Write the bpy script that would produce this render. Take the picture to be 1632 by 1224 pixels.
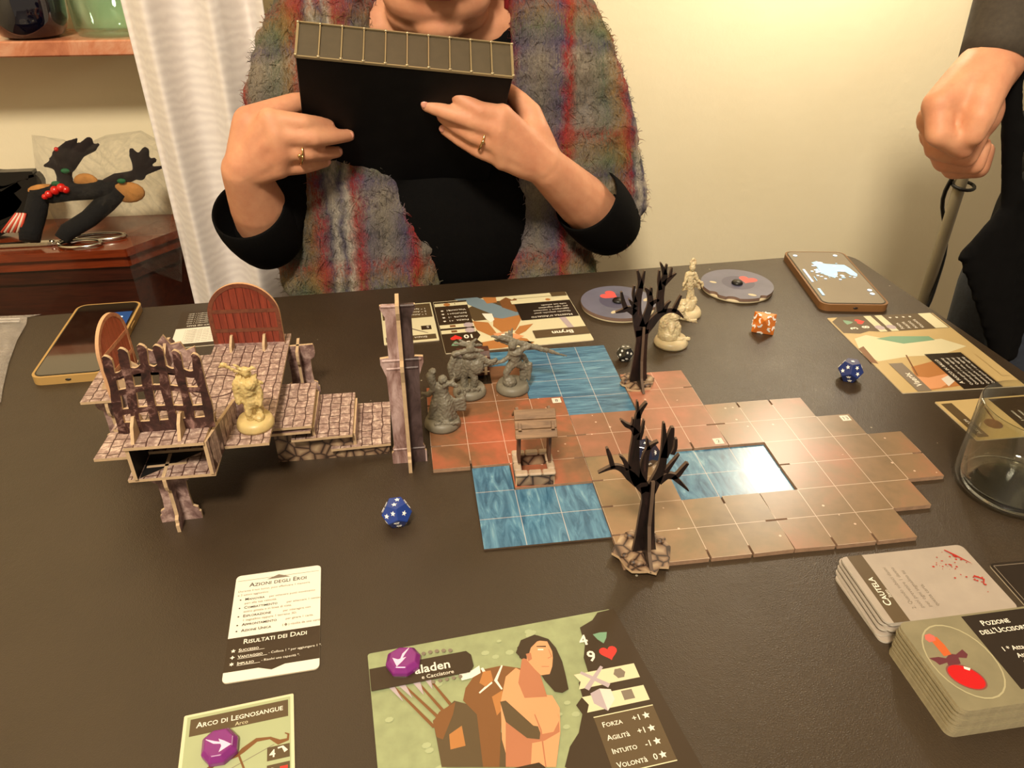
import bpy, bmesh, math, random
import numpy as np
from mathutils import Vector, Matrix, Euler

random.seed(4)
S = 0.031            # one board square in metres; all modelling below is in squares
TZ = 0.75            # table top height
FL = -TZ / S         # floor in squares below the table top
scene = bpy.context.scene
for o in list(bpy.data.objects):
    bpy.data.objects.remove(o)

def L(x, y, z=0.0):
    return Vector((x * S, y * S, TZ + z * S))

# ------------------------------------------------------------------ camera
F = 1221.54
CR = [[0.99049486, 0.13751175, -0.00323432], [-0.07003906, 0.52444855, 0.84855657], [0.11838273, -0.84026438, 0.52909479]]
CC = (-6.16100055, -21.76028292, 12.48184255)
# world axes -> camera axes (rows), y and z of the measuring frame are flipped
RW = Matrix([[CR[i][0], -CR[i][1], -CR[i][2]] for i in range(3)])
cam_data = bpy.data.cameras.new('camera')
cam = bpy.data.objects.new('camera', cam_data)
scene.collection.objects.link(cam)
cam_data.sensor_width = 36.0
cam_data.lens = F * 36.0 / 1632.0
cam_data.clip_start = 0.01
rot = Matrix([list(RW[0]), [-v for v in RW[1]], [-v for v in RW[2]]]).transposed()
cam.matrix_world = Matrix.Translation(L(*CC)) @ rot.to_4x4()
scene.camera = cam

def ray(px, py):
    d = Vector(((px - 816) / F, (py - 612) / F, 1.0))
    return RW.transposed() @ d

def U(px, py, z=0.0):
    d = ray(px, py); t = (z - CC[2]) / d[2]
    return (CC[0] + t * d[0], CC[1] + t * d[1])

def V(px, py, y):
    d = ray(px, py); t = (y - CC[1]) / d[1]
    return (CC[0] + t * d[0], CC[2] + t * d[2])

# ------------------------------------------------------------------ world, lights, exposure
w = bpy.data.worlds.new('world'); scene.world = w; w.use_nodes = True
w.node_tree.nodes['Background'].inputs[0].default_value = (1.0, 0.80, 0.56, 1)
w.node_tree.nodes['Background'].inputs[1].default_value = 0.40
scene.view_settings.view_transform = 'Standard'
scene.view_settings.look = 'None'
scene.view_settings.gamma = 1.0
scene.view_settings.use_curve_mapping = False
scene.view_settings.exposure = 0.0

def lamp(name, kind, loc, power, color, size=0.1, target=None, spread=None):
    d = bpy.data.lights.new(name, kind); d.energy = power; d.color = color
    if kind == 'AREA':
        d.shape = 'DISK'; d.size = size
        if spread: d.spread = math.radians(spread)
    else:
        d.shadow_soft_size = size
    o = bpy.data.objects.new(name, d); scene.collection.objects.link(o)
    o.location = L(*loc)
    if target:
        v = L(*target) - o.location
        o.rotation_euler = v.to_track_quat('-Z', 'Y').to_euler()
    return o
lamp('reading_lamp_light', 'POINT', (15, 13.2, 17.0), 6.6, (1.0, 0.88, 0.70), 0.05)
lamp('ceiling_lamp_light', 'AREA', (-16, -44, 56), 59.0, (1.0, 0.87, 0.68), 0.34, (2, 15, 0))

# ------------------------------------------------------------------ material helpers
def lin(c):
    return tuple(((v / 255.0) / 12.92 if v / 255.0 <= 0.04045 else (((v / 255.0) + 0.055) / 1.055) ** 2.4) for v in c[:3]) + (1.0,)

class NT:
    def __init__(s, name):
        s.m = bpy.data.materials.new(name); s.m.use_nodes = True
        s.t = s.m.node_tree; s.b = s.t.nodes['Principled BSDF']
        s.out = s.t.nodes['Material Output']
    def n(s, kind, **kw):
        nd = s.t.nodes.new(kind)
        for k, v in kw.items():
            if k.startswith('i_'):
                key = k[2:]
                key = int(key) if key.isdigit() else key.replace('_', ' ')
                inp = nd.inputs[key]
                if hasattr(v, 'links') or isinstance(v, bpy.types.NodeSocket): s.t.links.new(v, inp)
                else: inp.default_value = v
            else: setattr(nd, k, v)
        return nd
    def l(s, a, b): s.t.links.new(a, b)
    def set(s, **kw):
        for k, v in kw.items():
            inp = s.b.inputs[k.replace('_', ' ')]
            if isinstance(v, bpy.types.NodeSocket): s.l(v, inp)
            else: inp.default_value = v
    def coord(s, scale=(1, 1, 1), rot=(0, 0, 0), kind='Object'):
        tc = s.n('ShaderNodeTexCoord'); mp = s.n('ShaderNodeMapping')
        s.l(tc.outputs[kind], mp.inputs[0]); mp.inputs['Scale'].default_value = scale; mp.inputs['Rotation'].default_value = rot
        return mp.outputs[0]
    def noise(s, vec, scale, detail=3, rough=0.55, dist=0.0):
        nd = s.n('ShaderNodeTexNoise'); s.l(vec, nd.inputs['Vector'])
        nd.inputs['Scale'].default_value = scale; nd.inputs['Detail'].default_value = detail
        nd.inputs['Roughness'].default_value = rough; nd.inputs['Distortion'].default_value = dist
        return nd.outputs['Fac']
    def ramp(s, fac, stops, interp='LINEAR'):
        r = s.n('ShaderNodeValToRGB'); cr = r.color_ramp; cr.interpolation = interp
        while len(cr.elements) < len(stops): cr.elements.new(0.5)
        for e, (p, c) in zip(cr.elements, stops):
            e.position = p; e.color = c if len(c) == 4 else tuple(c) + (1,)
        s.l(fac, r.inputs[0]); return r.outputs['Color']
    def mix(s, fac, a, b, mode='MIX'):
        m = s.n('ShaderNodeMix', data_type='RGBA', blend_type=mode)
        for inp, v in ((m.inputs[0], fac), (m.inputs[6], a), (m.inputs[7], b)):
            if isinstance(v, bpy.types.NodeSocket): s.l(v, inp)
            else: inp.default_value = v
        return m.outputs[2]
    def math(s, op, a, b=0.0, c=None):
        m = s.n('ShaderNodeMath', operation=op)
        for i, v in enumerate((a, b) + ((c,) if c is not None else ())):
            if isinstance(v, bpy.types.NodeSocket): s.l(v, m.inputs[i])
            else: m.inputs[i].default_value = v
        return m.outputs[0]
    def bump(s, h, strength=0.3, dist=0.001):
        b = s.n('ShaderNodeBump'); s.l(h, b.inputs['Height'])
        b.inputs['Strength'].default_value = strength; b.inputs['Distance'].default_value = dist
        s.l(b.outputs[0], s.b.inputs['Normal'])

MC = {}
def thin_glass(name, tint=(.93, .94, .90, 1), edge=.95):
    k = NT(name); tr = k.n('ShaderNodeBsdfTransparent'); tr.inputs[0].default_value = tint
    gl = k.n('ShaderNodeBsdfGlossy'); gl.inputs['Roughness'].default_value = .03
    lw = k.n('ShaderNodeLayerWeight'); lw.inputs[0].default_value = .5
    fac = k.math('ADD', k.math('MULTIPLY', k.math('POWER', lw.outputs['Facing'], 2.6), edge), .05)
    mx = k.n('ShaderNodeMixShader'); k.l(fac, mx.inputs[0]); k.l(tr.outputs[0], mx.inputs[1]); k.l(gl.outputs[0], mx.inputs[2]); k.l(mx.outputs[0], k.out.inputs[0])
    return k.m

def flat(name, rgb, rough=0.6, var=0.0, scale=60, metal=0.0, coat=0.0, bump=0.0, bscale=400, spec=0.5, sss=0.0, emit=None, sheen=0.0):
    if name in MC: return MC[name]
    k = NT(name); c = lin(rgb)
    v = k.coord()
    if var > 0:
        a = tuple(x * (1 - var) for x in c[:3]); b = tuple(min(1, x * (1 + var)) for x in c[:3])
        k.set(Base_Color=k.ramp(k.noise(v, scale), [(0.3, a), (0.7, b)]))
    else: k.set(Base_Color=c)
    k.set(Roughness=rough, Metallic=metal)
    k.b.inputs['Coat Weight'].default_value = coat
    k.b.inputs['Specular IOR Level'].default_value = spec
    if sheen: k.b.inputs['Sheen Weight'].default_value = sheen
    if sss:
        k.b.inputs['Subsurface Weight'].default_value = sss
        k.b.inputs['Subsurface Radius'].default_value = (0.01, 0.004, 0.002)
        k.b.inputs['Subsurface Scale'].default_value = 0.6
    if emit:
        k.b.inputs['Emission Color'].default_value = lin(rgb); k.b.inputs['Emission Strength'].default_value = emit
    if bump: k.bump(k.noise(v, bscale, 4), bump)
    MC[name] = k.m
    return k.m

# ------------------------------------------------------------------ mesh helpers
class MB:
    def __init__(s): s.v = []; s.f = []; s.mi = []; s.sm = []
    def add(s, vs, fs, M=None, mi=0, sm=False):
        o = len(s.v)
        for p in vs:
            p = Vector(p); s.v.append(M @ p if M else p)
        for f in fs:
            s.f.append([i + o for i in f]); s.mi.append(mi); s.sm.append(sm)
        return s
    def box(s, c, d, M=None, mi=0, ch=0.0):
        x, y, z = d[0] / 2, d[1] / 2, d[2] / 2; cx, cy, cz = c
        if ch > 0:
            ch = min(ch, x * .9, y * .9, z * .9)
            pts = []
            for sx in (-1, 1):
                for sy in (-1, 1):
                    for sz in (-1, 1):
                        pts += [(cx + sx * x, cy + sy * (y - ch), cz + sz * (z - ch)), (cx + sx * (x - ch), cy + sy * y, cz + sz * (z - ch)), (cx + sx * (x - ch), cy + sy * (y - ch), cz + sz * z)]
            bm = bmesh.new()
            for p in pts: bm.verts.new(p)
            bmesh.ops.convex_hull(bm, input=bm.verts)
            bm.verts.index_update()
            vs = [v.co.copy() for v in bm.verts]; fs = [[v.index for v in f.verts] for f in bm.faces]; bm.free()
            return s.add(vs, fs, M, mi)
        vs = [(cx + a * x, cy + b * y, cz + e * z) for a in (-1, 1) for b in (-1, 1) for e in (-1, 1)]
        fs = [(0, 1, 3, 2), (4, 6, 7, 5), (0, 4, 5, 1), (2, 3, 7, 6), (0, 2, 6, 4), (1, 5, 7, 3)]
        return s.add(vs, fs, M, mi)
    def prism(s, poly, z0, z1, M=None, mi=0, side=None):
        n = len(poly)
        area = sum(poly[i][0] * poly[(i + 1) % n][1] - poly[(i + 1) % n][0] * poly[i][1] for i in range(n))
        if area < 0: poly = list(reversed(poly))
        vs = [(p[0], p[1], z0) for p in poly] + [(p[0], p[1], z1) for p in poly]
        s.add(vs, [list(range(n))[::-1], list(range(n, 2 * n))], M, mi)
        s.add(vs, [(i, (i + 1) % n, n + (i + 1) % n, n + i) for i in range(n)], M, mi if side is None else side)
        return s
    def flatpoly(s, poly, z, M=None, mi=0):
        n = len(poly)
        area = sum(poly[i][0] * poly[(i + 1) % n][1] - poly[(i + 1) % n][0] * poly[i][1] for i in range(n))
        if area < 0: poly = list(reversed(poly))
        return s.add([(p[0], p[1], z) for p in poly], [list(range(n))], M, mi)
    def tube(s, path, rad, n=10, mi=0, M=None, cap=True, sm=True):
        path = [Vector(p) for p in path]
        if not hasattr(rad, '__len__'): rad = [rad] * len(path)
        vs = []; fs = []
        up = Vector((0, 0, 1))
        prevx = None
        for i, p in enumerate(path):
            t = (path[min(i + 1, len(path) - 1)] - path[max(i - 1, 0)]).normalized()
            if prevx is None:
                x = t.cross(up if abs(t.z) < .9 else Vector((1, 0, 0))).normalized()
            else:
                x = (prevx - t * prevx.dot(t)).normalized()
            prevx = x; y = t.cross(x)
            for k in range(n):
                a = 2 * math.pi * k / n
                vs.append(p + (x * math.cos(a) + y * math.sin(a)) * rad[i])
        for i in range(len(path) - 1):
            for k in range(n):
                fs.append((i * n + k, i * n + (k + 1) % n, (i + 1) * n + (k + 1) % n, (i + 1) * n + k))
        if cap:
            fs.append(list(range(n))[::-1]); fs.append([(len(path) - 1) * n + k for k in range(n)])
        return s.add(vs, fs, M, mi, sm)
    def lathe(s, prof, n=32, M=None, mi=0, sm=True, cap=True):
        vs = []; fs = []
        for r, z in prof:
            for k in range(n):
                a = 2 * math.pi * k / n; vs.append((r * math.cos(a), r * math.sin(a), z))
        for i in range(len(prof) - 1):
            for k in range(n):
                fs.append((i * n + k, i * n + (k + 1) % n, (i + 1) * n + (k + 1) % n, (i + 1) * n + k))
        if cap:
            if prof[0][0] > 1e-5: fs.append(list(range(n))[::-1])
            if prof[-1][0] > 1e-5: fs.append([(len(prof) - 1) * n + k for k in range(n)])
        return s.add(vs, fs, M, mi, sm)
    def ell(s, c, r, M=None, mi=0, n=14, R=None):
        vs = []; fs = []; m = n // 2 + 1
        for i in range(m + 1):
            ph = math.pi * i / m
            for k in range(n):
                a = 2 * math.pi * k / n
                p = Vector((r[0] * math.sin(ph) * math.cos(a), r[1] * math.sin(ph) * math.sin(a), -r[2] * math.cos(ph)))
                if R: p = R @ p
                vs.append(p + Vector(c))
        for i in range(m):
            for k in range(n):
                fs.append((i * n + k, i * n + (k + 1) % n, (i + 1) * n + (k + 1) % n, (i + 1) * n + k))
        return s.add(vs, fs, M, mi, True)
    def stroke(s, pts, wid, plane_y, th, mi=0, side=None, px=True, off=(0, 0)):
        """tapered die-cut limbs in an upright plane (photo pixels put on the plane y=plane_y)"""
        P = [Vector(V(p[0], p[1], plane_y)) if px else Vector(p) for p in pts]
        if px:
            k = (V(pts[0][0] + 10, pts[0][1], plane_y)[0] - V(pts[0][0], pts[0][1], plane_y)[0]) / 10
            W = [q * k / 2 for q in wid]
        else: W = [q / 2 for q in wid]
        if len(P) > 2:      # round the path off
            P2 = []; W2 = []
            for i in range(len(P) - 1):
                a, b, c, d = P[max(i - 1, 0)], P[i], P[i + 1], P[min(i + 2, len(P) - 1)]
                for k in range(4):
                    u = k / 4; P2.append(0.5 * ((2 * b) + (c - a) * u + (2 * a - 5 * b + 4 * c - d) * u * u + (3 * b - a - 3 * c + d) * u ** 3)); W2.append(W[i] + (W[i + 1] - W[i]) * u)
            P = P2 + [P[-1]]; W = W2 + [W[-1]]
        left = []; right = []
        for i, p in enumerate(P):
            t = (P[min(i + 1, len(P) - 1)] - P[max(i - 1, 0)]).normalized(); nrm = Vector((-t.y, t.x))
            left.append(p + nrm * W[i]); right.append(p - nrm * W[i])
        poly = [(q.x - off[0], q.y - off[1]) for q in left + right[::-1]]
        M = Matrix(((1, 0, 0, 0), (0, 0, -1, 0), (0, 1, 0, 0), (0, 0, 0, 1)))   # (x, z) drawing -> upright plane
        return s.prism(poly, -th / 2, th / 2, M, mi, side)
    def build(s, name, mats, parent=None, scale=S, bevel=0.0, merge=False):
        me = bpy.data.meshes.new(name)
        me.from_pydata([v * scale for v in s.v], [], s.f)
        if not isinstance(mats, (list, tuple)): mats = [mats]
        for m in mats: me.materials.append(m)
        me.polygons.foreach_set('material_index', s.mi)
        me.polygons.foreach_set('use_smooth', s.sm)
        me.update()
        o = bpy.data.objects.new(name, me); scene.collection.objects.link(o)
        if parent: o.parent = parent
        if bevel:
            b = o.modifiers.new('bevel', 'BEVEL'); b.width = bevel * scale; b.segments = 2; b.limit_method = 'ANGLE'
        return o

def tag(o, label=None, cat=None, group=None, kind=None):
    if label: o['label'] = label
    if cat: o['category'] = cat
    if group: o['group'] = group
    if kind: o['kind'] = kind
    return o

def thing(name, label, cat, loc, rz=0.0, group=None, rot=None):
    o = bpy.data.objects.new(name, None); scene.collection.objects.link(o)
    o.empty_display_size = 0.01
    o.location = L(*loc); o.rotation_euler = rot if rot else (0, 0, rz)
    return tag(o, label, cat, group)

def at(o, x, y, z=0): o.location = L(x, y, z); return o

def evalmesh(o, name=None):
    dg = bpy.context.evaluated_depsgraph_get()
    me = bpy.data.meshes.new_from_object(o.evaluated_get(dg))
    old = o.data; o.modifiers.clear(); o.data = me
    me.name = name or o.name
    return o

def blob(name, build, voxel, mat, parent=None, smooth=6, rough=None):
    """one continuous surface grown round overlapping limbs (voxel remesh)"""
    mb = MB(); build(mb)
    o = mb.build(name, mat, parent)
    m = o.modifiers.new('r', 'REMESH'); m.mode = 'VOXEL'; m.voxel_size = voxel * S; m.use_smooth_shade = True
    if smooth:
        q = o.modifiers.new('s', 'SMOOTH'); q.factor = 0.5; q.iterations = smooth
    if rough:
        tx = bpy.data.textures.get('folds%g' % rough[0]) or bpy.data.textures.new('folds%g' % rough[0], 'CLOUDS'); tx.noise_scale = rough[0]; tx.noise_depth = 3
        d = o.modifiers.new('d', 'DISPLACE'); d.texture = tx; d.strength = rough[1]; d.mid_level = .5
    evalmesh(o, name)
    o.data.materials.clear()
    o.data.materials.append(mat)
    for p in o.data.polygons: p.use_smooth = True; p.material_index = 0
    return o

def limb(mb, pts, rad, n=12, fl=None):
    """chain of balls joined by tapered tubes; fl=(sx,sy,sz) is not used for tubes"""
    pts = [Vector(p) for p in pts]
    for p, r in zip(pts, rad): mb.ell(p, (r, r, r), n=n)
    for i in range(len(pts) - 1):
        if (pts[i + 1] - pts[i]).length > 1e-4:
            mb.tube([pts[i], pts[i + 1]], [rad[i], rad[i + 1]], n)

TXT = {}
def textgeo(s, caps=False, align='LEFT', bold=0.0):
    key = (s, caps, align, bold)
    if key in TXT: return TXT[key]
    cu = bpy.data.curves.new('t', 'FONT'); cu.body = s; cu.size = 1.0; cu.align_x = align; cu.resolution_u = 2
    cu.offset = bold
    if caps:
        cu.small_caps_scale = 0.78
        for i in range(len(s)): cu.body_format[i].use_small_caps = True
    o = bpy.data.objects.new('t', cu); scene.collection.objects.link(o)
    dg = bpy.context.evaluated_depsgraph_get()
    me = bpy.data.meshes.new_from_object(o.evaluated_get(dg))
    r = ([v.co.copy() for v in me.vertices], [list(p.vertices) for p in me.polygons])
    bpy.data.objects.remove(o); bpy.data.curves.remove(cu); bpy.data.meshes.remove(me)
    TXT[key] = r
    return r

class Print:
    """flat print on a card: polygons and lettering in the card's own plane, one mesh"""
    def __init__(s, root_xy, rz, top):
        s.o = Vector(root_xy); s.rz = rz; s.top = top; s.mb = MB(); s.mats = []; s.k = 0
    def mi(s, m):
        if m not in s.mats: s.mats.append(m)
        return s.mats.index(m)
    def zz(s):
        s.k += 1; return s.top + 0.0004 * s.k + 0.002
    def loc(s, p):
        q = Vector(p) - s.o; c, d = math.cos(-s.rz), math.sin(-s.rz)
        return (c * q.x - d * q.y, d * q.x + c * q.y)
    def px(s, pts, m): s.mb.flatpoly([s.loc(U(a, b, s.zw)) for a, b in pts], s.zz(), mi=s.mi(m)); return s
    zw = 0.02
    def uv(s, pts, m): s.mb.flatpoly(pts, s.zz(), mi=s.mi(m)); return s
    def rect(s, x0, y0, x1, y1, m): return s.uv([(x0, y0), (x1, y0), (x1, y1), (x0, y1)], m)
    def disc(s, x, y, r, m, n=16, ry=None, a0=0): return s.uv([(x + r * math.cos(a0 + 6.2832 * i / n), y + (ry or r) * math.sin(a0 + 6.2832 * i / n)) for i in range(n)], m)
    def star(s, x, y, r, m, n=5, a=math.pi / 2, inner=.45):
        return s.uv([(x + (r if i % 2 == 0 else r * inner) * math.cos(a + math.pi * i / n), y + (r if i % 2 == 0 else r * inner) * math.sin(a + math.pi * i / n)) for i in range(2 * n)], m)
    def heart(s, x, y, r, m):
        pts = []
        for i in range(24):
            t = 2 * math.pi * i / 24
            pts.append((x + r * (16 * math.sin(t) ** 3) / 16, y + r * (13 * math.cos(t) - 5 * math.cos(2 * t) - 2 * math.cos(3 * t) - math.cos(4 * t)) / 16))
        return s.uv(pts, m)
    def line(s, pts, wid, m, px=False):
        P = [Vector(s.loc(U(a, b, s.zw))) if px else Vector((a, b)) for a, b in pts]
        if not hasattr(wid, '__len__'): wid = [wid] * len(P)
        l = []; r = []
        for i, p in enumerate(P):
            t = (P[min(i + 1, len(P) - 1)] - P[max(i - 1, 0)]).normalized(); nn = Vector((-t.y, t.x)) * wid[i] / 2
            l.append(p + nn); r.append(p - nn)
        return s.uv([tuple(q) for q in l + r[::-1]], m)
    def text(s, t, x, y, size, m, caps=False, align='LEFT', bold=0.0, rz=0.0, sx=1.0):
        vs, fs = textgeo(t, caps, align, bold)
        M = Matrix.Translation((x, y, s.zz())) @ Matrix.Rotation(rz, 4, 'Z') @ Matrix.Diagonal((size * sx, size, 1, 1))
        s.mb.add(vs, fs, M, s.mi(m)); return s
    def build(s, parent, name='printed_face'):
        return s.mb.build(name, s.mats, parent)

def roundrect(w, h, r, n=5):
    pts = []
    for cx, cy, a in ((w / 2 - r, h / 2 - r, 0), (-w / 2 + r, h / 2 - r, 90), (-w / 2 + r, -h / 2 + r, 180), (w / 2 - r, -h / 2 + r, 270)):
        for i in range(n + 1):
            t = math.radians(a + 90 * i / n); pts.append((cx + r * math.cos(t), cy + r * math.sin(t)))
    return pts
UP = Matrix(((1, 0, 0, 0), (0, 0, -1, 0), (0, 1, 0, 0), (0, 0, 0, 1)))     # drawing (x, z) stood up, facing -y
UPX = Matrix(((0, 0, 1, 0), (1, 0, 0, 0), (0, 1, 0, 0), (0, 0, 0, 1)))     # drawing (y, z) stood up, facing +x

# ================================================================== SETTING
def wall_mat():
    k = NT('painted_plaster'); v = k.coord()
    n1 = k.noise(v, 3, 4); n2 = k.noise(v, 70, 5)
    k.set(Base_Color=k.ramp(n1, [(0.3, lin((230, 217, 182))), (0.7, lin((237, 225, 193)))]), Roughness=0.75)
    k.bump(k.math('ADD', k.math('MULTIPLY', n1, 2.0), n2), 0.25, 0.002); return k.m
M_WALL = wall_mat()
def wood_mat(name, a, b, scale=(3, 3, 40), rough=0.35, coat=0.2, ns=6):
    k = NT(name); v = k.coord(scale)
    n = k.noise(v, ns, 5, 0.6, 0.6)
    k.set(Base_Color=k.ramp(n, [(0.3, lin(a)), (0.7, lin(b))]), Roughness=rough)
    k.b.inputs['Coat Weight'].default_value = coat; k.bump(n, 0.15, 0.0006); return k.m
M_FLOOR = wood_mat('floor_boards', (70, 42, 24), (104, 66, 38), (2, 20, 2))
floor = MB(); floor.box((0, 0, FL - 0.4), (130, 130, .8)); tag(at(floor.build('floor', M_FLOOR), 0, 0, 0), kind='structure')
WY = 19.0
wb = MB(); wb.box((6, WY + 1.5, (FL + 63) / 2), (108, 3, 63 - FL)); tag(at(wb.build('wall_back', M_WALL), 0, 0, 0), kind='structure')
wl = MB(); wl.box((-46.5, -20, (FL + 63) / 2), (3, 80, 63 - FL)); tag(at(wl.build('wall_left', M_WALL), 0, 0, 0), kind='structure')
ce = MB(); ce.box((6, -20, 63.5), (108, 82, 1)); tag(at(ce.build('ceiling', flat('ceiling_paint', (232, 222, 198), .8)), 0, 0, 0), kind='structure')
bb = MB(); bb.box((6, WY - .25, FL + 1.4), (104, .5, 2.8), ch=.15); tag(at(bb.build('baseboard_back', flat('baseboard_paint', (205, 190, 160), .5)), 0, 0, 0), kind='structure')

# ------------------------------------------------------------------ table
def leather():
    k = NT('dark_leatherette'); v = k.coord()
    vo = k.n('ShaderNodeTexVoronoi', feature='DISTANCE_TO_EDGE'); k.l(v, vo.inputs['Vector']); vo.inputs['Scale'].default_value = 700
    n = k.noise(v, 240, 4, .6); big = k.noise(v, 9, 4)
    du = k.n('ShaderNodeTexVoronoi'); k.l(v, du.inputs['Vector']); du.inputs['Scale'].default_value = 38
    dust = k.math('MULTIPLY', k.math('LESS_THAN', du.outputs['Distance'], .035), k.math('GREATER_THAN', k.noise(v, 7, 2), .55))
    k.set(Base_Color=k.mix(k.math('MULTIPLY', dust, .7), k.ramp(big, [(0.3, lin((47, 35, 22))), (0.7, lin((55, 42, 28)))]), lin((170, 160, 140))))
    k.set(Roughness=k.math('ADD', k.math('MULTIPLY', k.noise(v, 14, 5, .65), 0.22), 0.33))
    k.b.inputs['Specular IOR Level'].default_value = 0.7
    k.bump(k.math('ADD', k.math('MULTIPLY', vo.outputs['Distance'], 1.2), n), 0.3, 0.0007); return k.m
M_LEATHER = leather()
ang = math.radians(3.2)
table = thing('dining_table', 'large table covered in dark brown textured leatherette under the board game', 'table', (-7, -9, FL))
poly = roundrect(39.9, 28.8, 0.9)
R2 = Matrix.Rotation(ang, 4, 'Z')
Ttab = Matrix.Translation((0.15, 0.15, 0)) @ R2
tp = MB(); tp.prism(poly, -FL - 1.2, -FL - 0.001, Ttab, 0)
o = tp.build('table_top', M_LEATHER, table, bevel=.18)
M_DKW = wood_mat('dark_table_wood', (38, 20, 12), (58, 32, 18))
ap = MB()
for sx, sy, dx, dy in ((0, 13.6, 36, .7), (0, -13.6, 36, .7), (18.4, 0, .7, 26.5), (-18.4, 0, .7, 26.5)):
    ap.box((sx, sy, -FL - 2.9), (dx, dy, 3.3), Ttab)
ap.build('apron', M_DKW, table)
for sx in (-18, 18):
    for sy in (-13.2, 13.2):
        lg = MB(); lg.tube([(sx, sy, -FL - 1.3), (sx, sy, 6), (sx, sy, 0)], [1.1, .9, .6], 12, M=Ttab); lg.build('leg', M_DKW, table)

# ------------------------------------------------------------------ curtain
def curtain():
    y0 = 14.2
    k = NT('ribbed_curtain_cloth'); v = k.coord((1, 1, 1))
    wv = k.n('ShaderNodeTexWave', wave_type='BANDS', bands_direction='Z'); k.l(v, wv.inputs['Vector'])
    wv.inputs['Scale'].default_value = 26; wv.inputs['Distortion'].default_value = 5; wv.inputs['Detail'].default_value = 3; wv.inputs['Detail Scale'].default_value = 1.4
    k.set(Base_Color=k.mix(wv.outputs['Fac'], lin((216, 208, 204)), lin((226, 219, 214))), Roughness=0.8)
    k.b.inputs['Sheen Weight'].default_value = .3; k.bump(wv.outputs['Fac'], 0.15, 0.0008)
    t = thing('curtain', 'off-white ribbed curtain hanging in soft folds between sideboard and seated woman', 'curtain', (-14.3, y0, FL))
    n = 110; zs = [1.2, 8, 16, 22, 27, 31, 35, 40, 50, 62, 74, 84 ]
    def prof(u):    # three broad folds
        return 0.8 * math.sin(u * 15.5 + 1.2) + 0.10 * math.sin(u * 37 + 1.1)
    vs = []; fs = []
    for j, z in enumerate(zs):
        for i in range(n + 1):
            u = i / n
            amp = 1.0 - .35 * (z / 84)
            x = -2.95 + 5.95 * u + .12 * math.sin(9 * u + z * .07)
            vs.append((x, prof(u) * amp + .1 * math.sin(z * .1 + 5 * u), z))
    for j in range(len(zs) - 1):
        for i in range(n):
            a = j * (n + 1) + i; fs.append((a, a + 1, a + n + 2, a + n + 1))
    mb = MB(); mb.add(vs, fs, sm=True)
    o = mb.build('cloth', k.m, t); s = o.modifiers.new('s', 'SOLIDIFY'); s.thickness = .0015
    rod = MB(); rod.tube([(-5, 0, 84.6), (5, 0, 84.6)], .35, 12); rod.build('curtain_rail', flat('brass', (190, 150, 80), .3, metal=1), t)
curtain()

# ------------------------------------------------------------------ sideboard
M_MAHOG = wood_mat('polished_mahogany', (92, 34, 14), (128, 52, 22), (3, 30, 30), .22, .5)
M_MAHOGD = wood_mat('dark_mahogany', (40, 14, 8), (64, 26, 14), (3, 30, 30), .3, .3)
def sideboard():
    zt = -1.2; yf = 14.7
    t = thing('sideboard', 'reddish brown polished wooden sideboard with chamfered corner left of curtain', 'sideboard', (-26, 17, FL))
    def out(g):    # outline of body grown by g, world minus root
        return [(-12, -yf + yf - 2.3 - g), (6.4 + g * .3, -2.3 - g), (8.6 + g, 0.3), (8.6 + g, 1.9), (-12, 1.9)]
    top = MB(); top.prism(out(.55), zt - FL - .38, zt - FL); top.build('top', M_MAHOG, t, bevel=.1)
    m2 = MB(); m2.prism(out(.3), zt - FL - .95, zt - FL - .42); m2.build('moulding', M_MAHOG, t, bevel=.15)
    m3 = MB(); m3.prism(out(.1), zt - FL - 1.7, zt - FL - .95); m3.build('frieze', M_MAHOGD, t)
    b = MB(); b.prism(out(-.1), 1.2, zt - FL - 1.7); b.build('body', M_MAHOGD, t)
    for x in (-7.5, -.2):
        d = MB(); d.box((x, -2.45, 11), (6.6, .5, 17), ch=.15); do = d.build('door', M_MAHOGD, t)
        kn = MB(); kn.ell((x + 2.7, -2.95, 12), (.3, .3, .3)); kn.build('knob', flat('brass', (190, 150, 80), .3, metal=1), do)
    pl = MB(); pl.prism(out(.25), 0, 1.2); pl.build('plinth', M_MAHOGD, t)
sideboard()
SBZ = -1.2

# ------------------------------------------------------------------ wall shelf with jars
def shelf():
    k = NT('salmon_marble'); v = k.coord()
    n = k.noise(v, 14, 7, .65, 1.2)
    k.set(Base_Color=k.ramp(n, [(0.3, lin((150, 84, 58))), (0.5, lin((186, 120, 88))), (0.72, lin((206, 158, 128)))]), Roughness=.25)
    t = MB(); t.box((0, 0, 0), (13, 3.9, .62), ch=.06)
    o = at(t.build('wall_shelf', k.m), -23.2, 17.03, 7.36)
    tag(o, 'salmon pink marble wall shelf above the sideboard', 'shelf')
shelf()
def glassmat(name, col=(1, 1, 1, 1), rough=0.02, ior=1.45):
    k = NT(name); k.set(Base_Color=col, Roughness=rough, IOR=ior); k.b.inputs['Transmission Weight'].default_value = 1.0; return k.m
M_GLASS = thin_glass('clear_glass')
M_GGLASS = thin_glass('pale_green_glass', (.88, .96, .92, 1), .5)
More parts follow.
